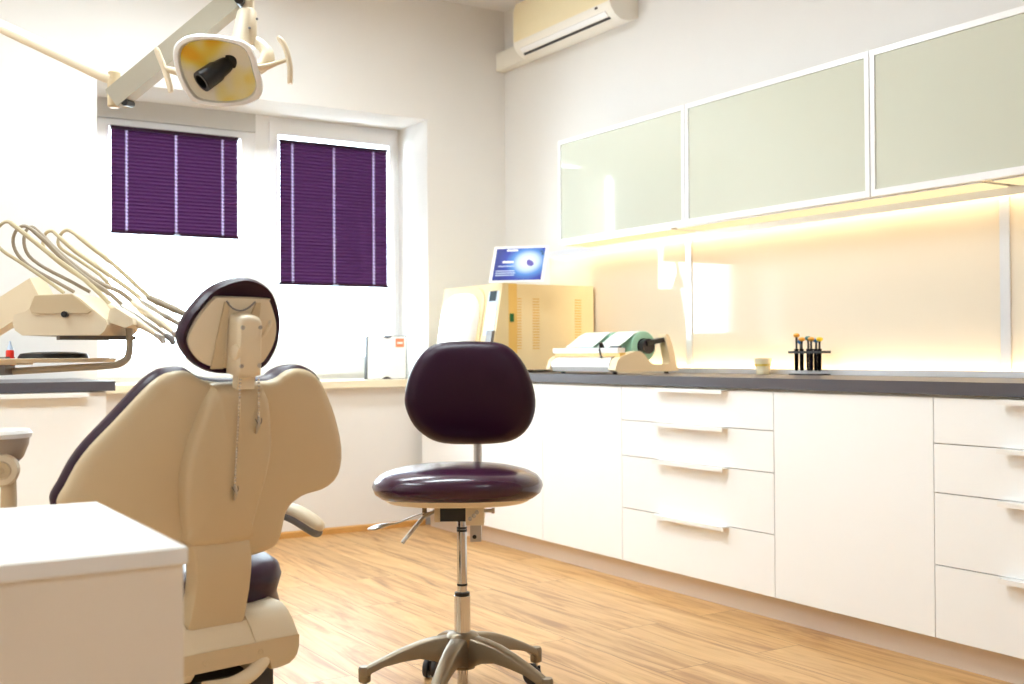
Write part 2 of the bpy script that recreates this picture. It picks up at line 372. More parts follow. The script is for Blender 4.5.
# ------------------------------------------------------------------ right-hand cabinet run
XF = 2.826; ZT = .850; ZK = .089; ZTB = .812
GB = 'white base cabinets under the long worktop'
def base_cab(y0, y1, label, drawers=None, door=True, handle=None):
    t = thing('base_cabinet', (3.1, (y0+y1)/2, ZK), label, 'cabinet', GB)
    obj('body', B().box((XF+.019, y0+.0006, ZK), (XW-.004, y1-.0006, ZTB)), 'lam2', t)
    g = .0016; top = .804
    if drawers:
        zs = drawers
        for i in range(len(zs)-1):
            d = obj('drawer', B().box((XF, y0+g, zs[i+1]+g), (XF+.0186, y1-g, zs[i]-g), .001), 'lam', t)
            h0, h1 = handle; z = zs[i]-g
            hb = B(); hb.box((XF-.030, h0, z-.0015), (XF+.004, h1, z+.0015)); hb.box((XF-.0315, h0, z-.013), (XF-.0285, h1, z+.0015), .0006)
            obj('handle', hb, 'white', d)
    else: obj('door', B().box((XF, y0+g, ZK+g), (XF+.0186, y1-g, top-g), .001), 'lam', t)
    return t
DZ = [.804, .667, .521, .307, ZK]
base_cab(1.30, 2.150, 'white four drawer cabinet cut off by the right edge', DZ, handle=(1.52, onX(996, 410, XF-.03).y))
base_cab(2.150, 2.801, 'plain white door cabinet right of the fully visible drawers')
base_cab(2.801, 3.660, 'white cabinet with four handled drawers fully in view', DZ, handle=(onX(722, 440, XF-.03).y, onX(652, 440, XF-.03).y))
base_cab(3.660, 4.251, 'plain white door cabinet left of the four drawers')
base_cab(4.251, 4.85, 'plain white cabinet behind the plum stool seat')
base_cab(4.85, 5.44, 'white corner cabinet beside the window wall')
single('plinth', B().box((2.876, 1.30, 0), (2.892, 5.44, ZK-.001)), 'plinth', 'long beige plinth along the floor under the base cabinets', 'plinth')
single('worktop', B().box((XF-.012, 1.28, ZTB), (XW-.002, YB-.002, ZT), .002), 'worktop', 'long anthracite worktop on the white base cabinets', 'worktop')

# glass backsplash with LED profiles above and below
XG = 3.392; ZU = 1.489
ZS0, ZS1 = .872, 1.462
yj = [onX(1005, 300, 3.386).y, onX(688.5, 300, 3.386).y]
ys = [1.28, yj[0], yj[1], 5.02]
for i, (lab) in enumerate(('cream glass backsplash panel at the right edge', 'wide cream glass backsplash panel behind the brush rack', 'cream glass backsplash panel behind the pouch sealer')):
    single('backsplash_panel', B().box((XG, ys[i]+.001, ZT+.001), (XW-.002, ys[i+1]-.001, ZU-.001)), 'splash', lab, 'backsplash', 'glass backsplash panels')
for y, lab in ((yj[0], 'aluminium joint strip between right and wide backsplash panels'), (yj[1], 'aluminium joint strip left of the wide backsplash panel')):
    single('joint_strip', B().box((XG-.006, y-.018, ZS0), (XG-.0005, y+.018, ZS1-.002), .001), 'alu', lab, 'trim strip', 'backsplash joint strips')
def led_profile(z, up_, label):
    t = thing('light_profile', (XG-.03, 3.2, z), label, 'light', 'LED profiles along the backsplash')
    s = 1 if up_ else -1
    ye = 4.585 if up_ else 5.0; lh = .0215 if up_ else .034
    b = B(); b.box((XG-.046, 1.30, z), (XG-.0435, ye, z+s*lh)); b.box((XG-.0435, 1.30, z), (XG-.001, ye, z+s*.003))
    obj('housing', b, 'alu', t)
    obj('diffuser', B().box((XG-.036, 1.31, z+s*.0035), (XG-.022, ye-.01, z+s*.007)), 'led', t)
led_profile(ZT+.0008, True, 'low aluminium LED profile along the rear of the worktop')
led_profile(ZU-.001, False, 'aluminium LED profile under the wall cabinets')

# wall cabinets
XU = 3.175
GU = 'glass fronted wall cabinets'
cy = [1.66, onX(869.5, 120, XU).y, onX(684.5, 150, XU).y, 4.62]
labs = ('glass fronted wall cabinet cut off by the right edge', 'middle glass fronted wall cabinet above the brush rack', 'glass fronted wall cabinet farthest left above the sealer')
for i in range(3):
    y0, y1 = cy[i]+.001, cy[i+1]-.001; z0, z1 = 1.488, 2.008
    t = thing('wall_cabinet', (3.3, (y0+y1)/2, z0), labs[i], 'cabinet', GU)
    obj('body', B().box((XU+.021, y0, z0+.012), (XW-.002, y1, z1)), 'lam', t)
    obj('underside', B().box((XU+.021, y0, z0), (XW-.002, y1, z0+.0118)), 'under', t)
    w = .021; b = B(); g = .0015
    for a, c in (((XU, y0+g, z0), (XU+.02, y0+w, z1)), ((XU, y1-w, z0), (XU+.02, y1-g, z1)), ((XU, y0+w, z0), (XU+.02, y1-w, z0+w+.004)), ((XU, y0+w, z1-w), (XU+.02, y1-w, z1))): b.box(a, c, .0012)
    d = obj('door_frame', b, 'frame', t)
    obj('glass_pane', B().box((XU+.004, y0+w+.001, z0+w+.005), (XU+.010, y1-w-.001, z1-w-.001)), 'fglass', d)

# lamps under the wall cabinets
yl = [onX(1002.5, 183, 3.28).y, onX(688, 233, 3.28).y]
for i, (y0, y1, lab) in enumerate(((1.67, yl[0]-.02, 'flat warm light under the wall cabinets at the right edge'), (yl[0]+.02, yl[1]-.02, 'long flat warm light under the middle wall cabinet'), (yl[1]+.02, 4.60, 'flat warm light under the wall cabinet farthest left'))):
    t = thing('cabinet_light', (3.27, (y0+y1)/2, 1.480), lab, 'light', 'flat lights under the wall cabinets')
    obj('housing', B().box((XU+.024, y0, 1.4835), (3.3455, y1, 1.4881)), 'alu', t)
    obj('diffuser', B().box((XU+.026, y0+.002, 1.4800), (3.3435, y1-.002, 1.4834)), 'shelf', t)

# ------------------------------------------------------------------ air conditioner and its pipe cover
t = thing('air_conditioner', (3.3, 4.7, 2.58), 'cream wall mounted air conditioner high in the corner', 'air conditioner')
Y0, Y1 = 4.26, 5.125
ac = lambda x: 3.41-(3.41-x)*.85
prof = [(3.409, 2.573), (3.34, 2.552), (3.285, 2.553), (3.245, 2.572), (3.215, 2.602), (3.202, 2.632), (3.202, 2.80), (3.22, 2.845), (3.27, 2.865), (3.409, 2.865)]
obj('casing', B().prism([(ac(x), Y0, z) for x, z in prof], (0, Y1-Y0, 0), .006, 2, 60), 'acw', t)
obj('front_panel', B().prism([(ac(3.203), Y0+.012, 2.632), (ac(3.196), Y0+.012, 2.640), (ac(3.196), Y0+.012, 2.795), (ac(3.214), Y0+.012, 2.842), (ac(3.222), Y0+.012, 2.840), (ac(3.206), Y0+.012, 2.795)], (0, Y1-Y0-.024, 0)), 'acy', t)
fl = B(); n = V((-.70, 0, -.714)).normalized(); tg = V((.714, 0, -.70))
fl.obox(V((ac(3.228), (Y0+Y1)/2, 2.585)), tg, V((0, 1, 0)), n, .013, (Y1-Y0)/2-.05, .004, .002)
obj('flap', fl, 'white', t)
obj('outlet_slot', B().obox(V((ac(3.250), (Y0+Y1)/2, 2.5665)), V((.85, 0, -.5)).normalized(), V((0, 1, 0)), V((-.5, 0, -.85)).normalized(), .006, (Y1-Y0)/2-.05, .003), 'black', t)
obj('sensor_window', B().box((ac(3.2005), Y0+.10, 2.617), (ac(3.206), Y0+.118, 2.627), .001), 'black', t)
single('pipe_cover', B().box((3.352, Y1-.004, 2.576), (3.409, YB-.001, 2.678), .008), 'acw', 'white pipe cover running from the air conditioner to the corner', 'pipe cover')

# ------------------------------------------------------------------ ceiling lights (unseen, above the picture, placed for the light they give)
def ceil_light(x, y, lx, ly, label):
    t = thing('ceiling_light', (x, y, ZC-.06), label, 'ceiling light', 'ceiling lights')
    b = B()
    for a, c in (((x-lx/2, y-ly/2, ZC-.06), (x-lx/2+.02, y+ly/2, ZC-.001)), ((x+lx/2-.02, y-ly/2, ZC-.06), (x+lx/2, y+ly/2, ZC-.001)), ((x-lx/2+.02, y-ly/2, ZC-.06), (x+lx/2-.02, y-ly/2+.02, ZC-.001)), ((x-lx/2+.02, y+ly/2-.02, ZC-.06), (x+lx/2-.02, y+ly/2, ZC-.001))): b.box(a, c)
    obj('frame', b, 'alu', t)
    obj('diffuser', B().box((x-lx/2+.02, y-ly/2+.02, ZC-.05), (x+lx/2-.02, y+ly/2-.02, ZC-.04)), 'panel', t)
ceil_light(1.05, 2.72, 1.24, .32, 'ceiling light panel above the dental chair')
ceil_light(1.35, 4.35, 1.24, .32, 'ceiling light panel nearest the windows')
ceil_light(1.0, -.9, .62, .32, 'ceiling fill light panel added at the rear of the room')  # added fill that brightens the faces turned to the camera
ceil_light(-.65, 2.9, .32, 1.24, 'ceiling light panel over the left side')

# ------------------------------------------------------------------ steriliser on the worktop
t = thing('steriliser', (3.1, 4.85, ZT), 'cream box steriliser with round bulging door on the far worktop', 'steriliser')
ax0, ax1, ay0, ay1, az0, az1 = 2.86, 3.376, 4.60, 5.17, ZT+.012, 1.283
obj('body', B().box((ax0, ay0, az0), (ax1, ay1, az1), .006), 'auto', t)
for x in (ax0+.05, ax1-.05):
    for y in (ay0+.05, ay1-.05): obj('foot', B().lathe([(.018, 0), (.016, .014)], (x, y, ZT+.0003), n=12), 'rubber', t)
for px in (518, 536, 578):                                     # three louvre columns in the side
    x = onY(px, 330, ay0).x; b = B()
    for k in range(19): b.box((x-.020, ay0-.0018, az1-.075-k*.0135), (x+.020, ay0+.001, az1-.070-k*.0135))
    obj('vent_grille', b, 'autod', t)
obj('side_trim', B().box((ax0-.004, ay0-.004, az0), (ax0+.052, ay0+.06, az1+.001), .003), 'autod', t)
fp = obj('front_panel', B().prism([(ax0+.002, ay0-.006, az0), (ax0-.105, ay0-.006, az0), (ax0-.03, ay0-.006, az1+.002), (ax0+.002, ay0-.006, az1+.002)], (0, ay1-ay0+.012, 0), .010, 3), 'autow', t)
dn = V((-.985, 0, .17)).normalized(); dt = V((.17, 0, .985)).normalized(); DY = V((0, 1, 0))
dc = V((ax0-.066, 4.93, az0+.215))
oc = rrect(.34, .34, .12, 6)
b = B(); b.pillow(oc, (0, 0), lambda u, v, w: dc + DY*u + dt*v + dn*w, [(1, -.02), (1, .02), (.985, .034), (.93, .046), (.75, .062), (.4, .072), (.02, .075)])
obj('door', b, 'white', t)
obj('door_surround', B().pillow(rrect(.40, .40, .10, 6), (0, 0), lambda u, v, w: dc + DY*u + dt*v + dn*w, [(1, -.02), (1, .006), (.98, .010), (.90, .010)]), 'autow', t)
def onfront(y, z): return V((ax0-.105+.075*(z-az0)/(az1-az0), y, z))
def fplate(y0, y1, z0, z1, th=.004):
    a, c = onfront(y0, z0), onfront(y0, z1); b = B()
    return b.hexa([a+dn*.0, onfront(y0, z0)+dn*th, onfront(y1, z0)+dn*th, onfront(y1, z0), c, onfront(y0, z1)+dn*th, onfront(y1, z1)+dn*th, onfront(y1, z1)])
obj('control_strip', fplate(4.612, 4.705, az0+.17, az1-.035, .003), 'ltblue', t)
obj('display', fplate(4.63, 4.69, az1-.085, az1-.035, .006), 'lcd', t)
obj('logo_print', fplate(5.02, 5.09, az1-.035, az1-.022, .002), 'lime', t)
obj('latch', fplate(4.60, 4.655, az0+.13, az0+.19, .016), 'grey', t)
sx = onY(497.5, 321, ay0).x
obj('power_switch', B().box((ax0+.010, ay0-.010, az0+.235), (ax0+.030, ay0-.002, az0+.275), .002), 'green', t)

# printed card in a clear stand on top of the steriliser
t = thing('info_card', (2.95, 4.75, az1), 'blue printed info card in clear holder on the steriliser', 'card')
def onZ(x, y, z): q = ray(x, y); return V((0, 0, CAM_Z)) + q*((z-CAM_Z)/q.z)
c00, c10 = onZ(488.5, 282.6, az1+.003), onZ(543.5, 281.4, az1+.003)
da, db = (c00.dot(fw)-CAM_Z*fw.z), (c10.dot(fw)-CAM_Z*fw.z)
c11, c01 = at(549.5, 245, db+.05), at(494.5, 247, da+.05)
U_, V_ = (c10-c00), (c01-c00); Nn = U_.cross(V_).normalized()
if Nn.y > 0: Nn = -Nn
def quad(b, u0, u1, v0, v1, o0, o1):
    p = lambda u, v, o: c00+U_*u+V_*v+Nn*o
    return b.hexa([p(u0, v0, o0), p(u1, v0, o0), p(u1, v1, o0), p(u0, v1, o0), p(u0, v0, o1), p(u1, v0, o1), p(u1, v1, o1), p(u0, v1, o1)])
obj('holder', quad(B(), 0, 1, -.0, 1, -.003, 0), 'white', t)
b = B(); p = lambda u, v, o: c00+U_*u+V_*v+Nn*o
f = b.bm.faces.new([b.bm.verts.new(p(u, v, .0012)) for u, v in ((.055, .05), (.945, .05), (.945, .94), (.055, .94))])
uvl = b.bm.loops.layers.uv.new('UVMap')
for l, q in zip(f.loops, ((0, 0), (1, 0), (1, 1), (0, 1))): l[uvl].uv = q
me = None
pc = obj('printed_sheet', b, 'poster', t)
b = B()
quad(b, .25, .45, .86, .91, .0014, .0018); obj('headline', b, 'white', t)
b = B(); quad(b, .20, .40, .53, .585, .0014, .0018); obj('title_line', b, 'white', t)
b = B()
for v, u0, u1 in ((.43, .13, .42), (.30, .10, .44), (.24, .10, .46), (.18, .10, .45)): quad(b, u0, u1, v, v+.022, .0014, .0018)
obj('text_lines', b, 'ltblue', t)
b = B(); b.pillow(smooth([(-.03, .09), (.05, .03), (.075, -.05), (.03, -.10), (-.04, -.06), (-.06, .03)], 4), (0, 0), lambda u, v, w: p(.70+u, .53+v, .0014+w), [(1, 0), (1, .0004)])
obj('oval_print', b, 'violet', t)
b = B(); quad(b, .86, .915, .82, .85, .0014, .0018); quad(b, .895, .925, .74, .80, .0014, .0018); obj('corner_print', b, 'lcd', t)
obj('support', B().prism([c00+U_*.45-Nn*.0035, c00+U_*.45-Nn*.0035+V_*.55, V((0, 0, 0))+c00+U_*.45-V((Nn.x, Nn.y, 0))*.07], U_*.1), 'white', t)

# pouch sealer with two mint rolls
t = thing('pouch_sealer', (3.05, 4.0, ZT), 'white pouch sealing machine holding two mint paper rolls', 'sealer')
sy0, sy1 = 3.76, 4.27; x0 = 2.885
zb = ZT+.010
hp = [(x0+.006, zb), (x0-.006, zb+.022), (x0-.002, zb+.045), (x0+.02, zb+.062), (x0+.06, zb+.070), (x0+.14, zb+.068), (x0+.14, zb)]
obj('body', B().prism([(x, sy0+.05, z) for x, z in hp], (0, sy1-sy0-.065, 0), .006, 3, 60), 'white', t)
sp = smooth([(x0+.0, zb+.002), (x0-.006, zb+.03), (x0+.008, zb+.058), (x0+.05, zb+.076), (x0+.115, zb+.090), (x0+.150, zb+.070), (x0+.185, zb+.035), (x0+.26, zb+.030), (x0+.285, zb+.040), (x0+.275, zb+.10), (x0+.262, zb+.155), (x0+.280, zb+.158), (x0+.305, zb+.10), (x0+.325, zb+.02), (x0+.325, zb+.002), (x0+.16, zb)], 3)
for nm, y in (('side_panel', sy0), ('side_panel', sy1-.012)):
    obj(nm, B().prism([(x, y, z) for x, z in sp], (0, .05 if y == sy0 else .026, 0), .005, 2, 60), 'peach', t)
obj('seam', B().tube([(x0-.0075, sy0+.05, zb+.006), (x0-.0085, sy0+.05, zb+.03), (x0+.006, sy0+.05, zb+.059), (x0+.03, sy0+.05, zb+.070)], .002, 6), 'black', t)
bar = B(); bar.box((x0+.015, sy0+.02, zb+.082), (x0+.055, sy1-.0, zb+.104), .006)
for k in range(34): bar.box((x0+.0125, sy0+.03+k*.014, zb+.086), (x0+.0152, sy0+.036+k*.014, zb+.100))
br = obj('sealing_bar', bar, 'white', t)
obj('bar_hinge', B().box((x0+.02, sy0+.012, zb+.066), (x0+.05, sy1-.012, zb+.083)), 'autod', t)
obj('cutter_knob', B().lathe([(.010, 0), (.012, .012), (.008, .030)], (x0+.028, sy0+.145, zb+.098), (-.35, 0, 1), 12), 'black', t)
obj('cutter_strap', B().tube([(x0+.010, sy0+.143, zb+.100), (x0+.004, sy0+.13, zb+.080), (x0+.0, sy0+.115, zb+.062)], .004, 8), 'black', t)
obj('label_plate', B().box((x0+.03, sy0+.035, zb+.1035), (x0+.048, sy0+.095, zb+.112), .002), 'black', t)
rc = V((x0+.185, 0, zb+.110)); rr = .066
for ya, yb, lab in ((sy0+.055, sy0+.215, 'near mint roll with its core showing'), (sy0+.245, sy1-.05, 'far mint roll')):
    b = B(); rings = []; n = 32
    for r, y in ((.036, ya), (rr-.002, ya), (rr, ya+.002), (rr, yb-.002), (rr-.002, yb), (.036, yb), (.036, ya)):
        rings.append([rc + V((r*math.cos(a), y, r*math.sin(a))) for a in [2*PI*k/n for k in range(n)]])
    b.loops(rings, False, False); r_ = obj('paper_roll', b, 'mint', t, label=lab)
    b = B(); w0 = rc+V((-.02, 0, rr-.003))
    pa = [(x0+.165, zb+.1745), (x0+.13, zb+.160), (x0+.09, zb+.132), (x0+.05, zb+.108)]
    b.loops([[(x, ya+.004, z), (x, yb-.004, z), (x, yb-.004, z+.0025), (x, ya+.004, z+.0025)] for x, z in pa]); obj('paper_web', b, 'paper', r_)
obj('roll_axle', B().tube([(rc.x, sy0+.02, rc.z), (rc.x, sy1-.02, rc.z)], .033, 20), 'dark', t)
obj('axle_holder', B().obox(V((x0+.222, sy0+.030, zb+.131)), V((.95, 0, .16)).normalized(), DY, V((-.16, 0, .95)).normalized(), .052, .02, .010, .003), 'black', t)
for x, y in ((x0+.03, sy0+.06), (x0+.03, sy1-.06), (x0+.29, sy0+.03), (x0+.29, sy1-.03)): obj('foot', B().lathe([(.011, 0), (.009, .012)], (x, y, ZT+.0003), n=10), 'black', t)

# small tumbler and the rack of brushes
c = V((3.30, onX(763, 370, 3.30).y, ZT+.0004))
t = thing('tumbler', c, 'small clear glass dish with gold band left of the brush rack', 'glass')
obj('bowl', B().lathe([(.027, 0), (.029, .004), (.027, .016), (.031, .034), (.038, .066), (.0355, .066), (.028, .034), (.021, .018), (.004, .016)], c, n=28), 'frost', t)
obj('contents', B().lathe([(.0195, .019), (.026, .034), (.0275, .039), (.004, .040)], c, n=24), 'amber', t)
obj('band', B().lathe([(.0325, .0345), (.0348, .042), (.0338, .0422), (.0312, .0347)], c, n=28), 'gold', t)

rx = 3.315
ra = onX(794, 374, rx); rb = onX(825, 374, rx); ry0, ry1 = rb.y, ra.y
t = thing('brush_rack', (rx, (ry0+ry1)/2, ZT), 'small clear rack with black plates holding tubes on the worktop', 'rack')
b = B().box((rx-.03, ry0, ZT+.0004), (rx+.03, ry1, ZT+.005), .001); obj('base_plate', b, 'black', t)
obj('clear_block', B().box((rx-.027, ry0+.001, ZT+.0055), (rx+.027, ry1-.001, ZT+.016), .001), 'clear', t)
RW = ry1-ry0
tubes = [(.16, -.012), (.34, -.014), (.41, .012), (.66, -.016), (.65, .012), (.90, -.012)]
b = B(); b.box((rx-.028, ry0-.005, ZT+.085), (rx+.028, ry1+.004, ZT+.095), .001)
obj('top_plate', b, 'black', t)
for y in (ry0+.004, ry1-.004): obj('post', B().box((rx-.004, y-.002, ZT+.005), (rx+.004, y+.002, ZT+.088)), 'clear', t)
heads = {0: ('amber', .155, 'orange'), 1: ('amber', .139, 'orange'), 2: ('teal', .143, 'teal'), 3: ('amber', .139, 'orange'), 4: ('blue', .134, 'blue'), 5: ('yellow', .138, 'yellow')}
pos = ['leftmost', 'second from left', 'middle rear', 'middle front', 'rear right', 'rightmost']
for i, (f, dx) in enumerate(tubes):
    y = ry1-RW*f; bx, by = rx+dx, y
    tb = thing('test_tube', (bx, by, ZT+.018), 'dark slim tube %s in the clear rack' % pos[i], 'tube', 'tubes in the brush rack')
    obj('tube_wall', B().lathe([(.003, .0165), (.0076, .020), (.0084, .030), (.0084, .098), (.0096, .100), (.0096, .103), (.0076, .103), (.0076, .022), (.002, .0195)], (bx, by, ZT), n=16), 'tube', tb)
    obj('tube_content', B().lathe([(.002, .0205), (.0068, .0235), (.0068, .066+.018*(i % 3))], (bx, by, ZT), n=14), ['dark', 'dark', 'cobalt', 'cobalt', 'blue', 'dark'][i], tb)
    m_, h, cn = heads[i]
    lean = V(((random.random()-.5)*.004, (random.random()-.5)*.004, 0))
    br = thing('brush', (bx, by, ZT+.03), 'dark handled brush with %s head in the %s tube' % (cn, pos[i]), 'brush', 'brushes in the rack tubes')
    obj('handle', B().tube([(bx, by, ZT+.062), V((bx, by, ZT+h-.002))+lean], .0042, 8), 'black', br)
    obj('head', B().ball(V((bx, by, ZT+h+.002))+lean, .013, .0135, .009, 14), m_, br)
br = thing('brush', (rx+.0, ry1-RW*.24, ZT+.03), 'short brush with blue head beside the second tube', 'brush', 'brushes in the rack tubes')
q = V((rx-.003, ry1-RW*.22, ZT+.131)); obj('handle', B().tube([q-V((0, .004, .058)), q], .0022, 8), 'black', br); obj('head', B().ball(q, .0095, .0095, .0095, 12), 'blue', br)

# white panel with notches on the window sill
t = thing('notched_panel', (2.72, 5.62, .806), 'white square panel with orange sticker standing on the window sill', 'panel')
a0, a1, a2, a3 = onY(367.5, 375, 5.60), onY(405.5, 375, 5.60), onY(406, 336.5, 5.66), onY(368, 336.5, 5.66)
for q in (a0, a1): q.z = .8075
U1, V1 = a1-a0, a3-a0; N1 = U1.cross(V1).normalized()
if N1.y > 0: N1 = -N1
P1 = lambda u, v, w: a0+U1*u+V1*v+N1*w
ol = [(.02, 0), (.10, -.0), (.37, 0), (.42, .035), (.50, .055), (.58, .035), (.63, 0), (.98, 0), (1, .02), (1, .98), (.98, 1), (.63, 1), (.58, .965), (.50, .945), (.42, .965), (.37, 1), (.02, 1), (0, .98), (0, .02)]
obj('back_case', B().prism([P1(u, v, -.030) for u, v in ((-.025, -.0), (1.035, -.0), (1.035, 1.025), (-.025, 1.025))], N1*.029, .004), 'rubber', t)
obj('face_plate', B().prism([P1(u, v, 0) for u, v in ol], N1*.006, 0), 'white', t)
obj('sticker', B().prism([P1(u, v, .0062) for u, v in ((.72, .74), (.95, .74), (.95, .95), (.72, .95))], N1*.0008), 'orange', t)
obj('sticker_text', B().prism([P1(u, v, .0071) for u, v in ((.76, .82), (.91, .82), (.91, .86), (.76, .86))], N1*.0004), 'white', t)

# ------------------------------------------------------------------ left cabinet under the window wall
lx1 = 1.045
t = thing('base_cabinet', (.2, 5.1, .09), 'white base cabinet with a dark top at the left, behind the tray', 'cabinet', GB)
obj('body', B().box((-.9, 4.745, .09), (lx1-.03, YB-.004, .800)), 'lam2', t)
lw = [-.9, -.23, .44, lx1-.03]
for i in range(3):
    d = obj('door', B().box((lw[i]+.0016, 4.726, .092), (lw[i+1]-.0016, 4.7445, .796), .001), 'lam', t)
    hx = lw[i]+.14; hb = B(); hb.box((hx, 4.692, .793), (hx+.36, 4.73, .7965)); hb.box((hx, 4.690, .778), (hx+.36, 4.694, .7965), .0008); obj('handle', hb, 'white', d)
obj('plinth', B().box((-.9, 4.78, 0), (lx1-.035, 4.80, .0895)), 'plinth', t)
single('worktop', B().box((-.91, 4.705, .8005), (lx1, YB-.002, .8395), .002), 'worktop', 'short dark worktop at the left under the window', 'worktop')

# white cabinet in the left foreground
q = at(188, 547.4, 1.42); zt = q.z; fx1, fy0 = q.x, q.y; fy1 = fy0+.54; fx0 = fx1-.80
t = thing('side_cabinet', ((fx0+fx1)/2, (fy0+fy1)/2, 0), 'white side cabinet in the left foreground with an overhanging top', 'cabinet')
obj('body', B().box((fx0+.004, fy0+.0065, 0.0004), (fx1-.004, fy1, zt-.0205), .001), 'lam2', t)
obj('top', B().box((fx0, fy0, zt-.020), (fx1, fy1, zt), .0012), 'lam', t)

# ------------------------------------------------------------------ dental chair seen from behind
CO = V((.711, 2.218, .709)); R_ = V((.984, .18, 0)).normalized(); F_ = V((-R_.y, R_.x, 0)); Z_ = V((0, 0, 1))
tl = rad(12); U0 = Z_*math.cos(tl)-F_*math.sin(tl); N0 = F_*math.cos(tl)+Z_*math.sin(tl)
def cb(u, v, w, c=.35): return CO+R_*u+U0*v+N0*(c*u*u+w)            # curved backrest: right, up the back, forward
def ch(u, v, w): return cb(u, v, w, 0)
def cl(u, v, w): return CO+R_*u+Z_*v+F_*w                             # upright chair axes
t = thing('dental_chair', (CO.x, CO.y, 0), 'beige and plum dental chair seen from behind, backrest raised', 'dental chair')
back = [(-.108, .203), (-.09, .197), (-.074, .187), (-.045, .180), (.005, .178), (.078, .179), (.104, .187), (.122, .199), (.155, .203), (.188, .194), (.218, .171), (.253, .12), (.278, .073), (.300, .018), (.303, -.028), (.289, -.058), (.253, -.074), (.214, -.077), (.185, -.086), (.168, -.099), (.158, -.116), (.155, -.136), (.152, -.158), (.145, -.179), (.128, -.19), (.092, -.197), (0, -.198), (-.08, -.196), (-.128, -.19), (-.156, -.172), (-.170, -.150), (-.185, -.125), (-.210, -.108), (-.25, -.096), (-.295, -.083), (-.318, -.062), (-.318, -.043), (-.308, -.022), (-.292, .018), (-.269, .056), (-.233, .1), (-.195, .148), (-.17, .177), (-.143, .197)]
bo = smooth(back, 2)
obj('backrest_shell', B().pillow(bo, (-.02, .01), cb, [(.02, -.004), (.5, -.004), (.9, -.003), (.955, .0), (.985, .006), (.995, .014), (.995, .020), (.5, .020), (.02, .020)]), 'shell', t, 60)
bw = [(-.02+(u+.02)*1.008, .01+(v-.01)*1.012) for u, v in bo]
obj('backrest_cushion', B().pillow(bw, (-.02, .01), cb, [(.02, .0205), (.90, .0205), (.985, .017), (1.003, .024), (1.006, .036), (.99, .052), (.95, .064), (.85, .072), (.5, .070), (.02, .066)]), 'plumd', t, 60)
sp = [(-.056, .172), (-.048, .179), (.040, .179), (.049, .171), (.063, .15), (.074, .1), (.080, .06), (.080, .03), (.077, -.008), (.069, -.05), (.060, -.10), (.056, -.130), (.054, -.150), (-.078, -.148), (-.086, -.12), (-.095, -.085), (-.102, -.04), (-.104, -.003), (-.1, .042), (-.088, .095), (-.07, .146)]
obj('spine_cover', B().pillow(smooth(sp, 2), (-.01, .02), ch, [(.02, -.038), (.5, -.037), (.86, -.034), (.95, -.030), (.985, -.022), (1, -.008), (1.0, .012), (.02, .012)]), 'shell', t, 50)
# headrest
hd = [(-.129, .267), (-.12, .304), (-.097, .339), (-.071, .367), (-.035, .385), (-.001, .391), (.034, .383), (.06, .364), (.077, .332), (.085, .304), (.085, .268), (.075, .234), (.055, .209), (.012, .199), (-.045, .199), (-.084, .212), (-.112, .235)]
obj('headrest_cushion', B().pillow(smooth(hd, 4), (-.02, .29), ch, [(.02, .006), (.80, .004), (.90, -.004), (.96, -.006), (.99, .002), (1.0, .010), (.985, .024), (.93, .036), (.8, .044), (.5, .046), (.02, .044)]), 'plumd', t, 60)
hp = [(-.118, .268), (-.108, .296), (-.093, .323), (-.070, .350), (-.058, .353), (.045, .353), (.052, .350), (.066, .323), (.074, .298), (.074, .268), (.063, .239), (.045, .217), (.005, .211), (-.041, .211), (-.08, .221), (-.106, .243)]
hs = obj('headrest_shell', B().pillow(smooth(hp, 3), (-.02, .285), ch, [(.02, -.010), (.9, -.010), (.975, -.008), (1, .0), (1, .008), (.02, .008)]), 'shell2', t, 50)
b = B(); b.prism([ch(u, v, -.0105) for u, v in ((-.066, .212), (-.050, .345), (-.040, .345), (-.040, .212))], N0*-.004, .001)
b.prism([ch(u, v, -.0105) for u, v in ((-.002, .29), (.018, .345), (.028, .345), (.028, .250))], N0*-.004, .001)
obj('slide_rail', b, 'shell', hs)
bk = obj('headrest_bracket', B().pillow(smooth([(-.030, .212), (-.036, .30), (-.035, .314), (-.030, .321), (-.012, .3255), (.008, .322), (.0145, .315), (.016, .30), (.024, .212), (.021, .203), (-.004, .199), (-.025, .203)], 3), (-.008, .26), ch, [(.02, -.056), (.80, -.055), (.93, -.051), (.985, -.042), (1, -.030), (1, -.0085), (.02, -.0085)]), 'shell2', t, 45)
for u, v in ((-.029, .302), (.009, .303), (-.023, .226), (.015, .227)):
    obj('screw', B().lathe([(.0042, 0), (.0042, .0025), (.003, .0035), (.0012, .0022)], ch(u, v, -.0535), -N0, 12), 'steel', bk)
obj('adjust_knob', B().ball(ch(-.034, .252, -.046), .009, .016, .013, 14, (R_, U0, N0)), 'shell2', t)
obj('release_lever', B().tube([ch(.018, .270, -.030), ch(.032, .282, -.030), ch(.044, .304, -.028), ch(.047, .311, -.027)], [.004, .006, .008, .005], 10, .6), 'shell2', t)
obj('head_cable', B().tube(smooth([ch(-.048, .347, -.016), ch(-.036, .334, -.019), ch(-.018, .329, -.020), ch(.0, .336, -.019), ch(.014, .347, -.016)], 4, False), .0017, 8), 'grey', t)
obj('headrest_post', B().pillow([(-.020, .176), (-.020, .205), (.018, .205), (.018, .176)], (-.001, .19), ch, [(1, -.040), (1, -.020)]), 'shell2', t)
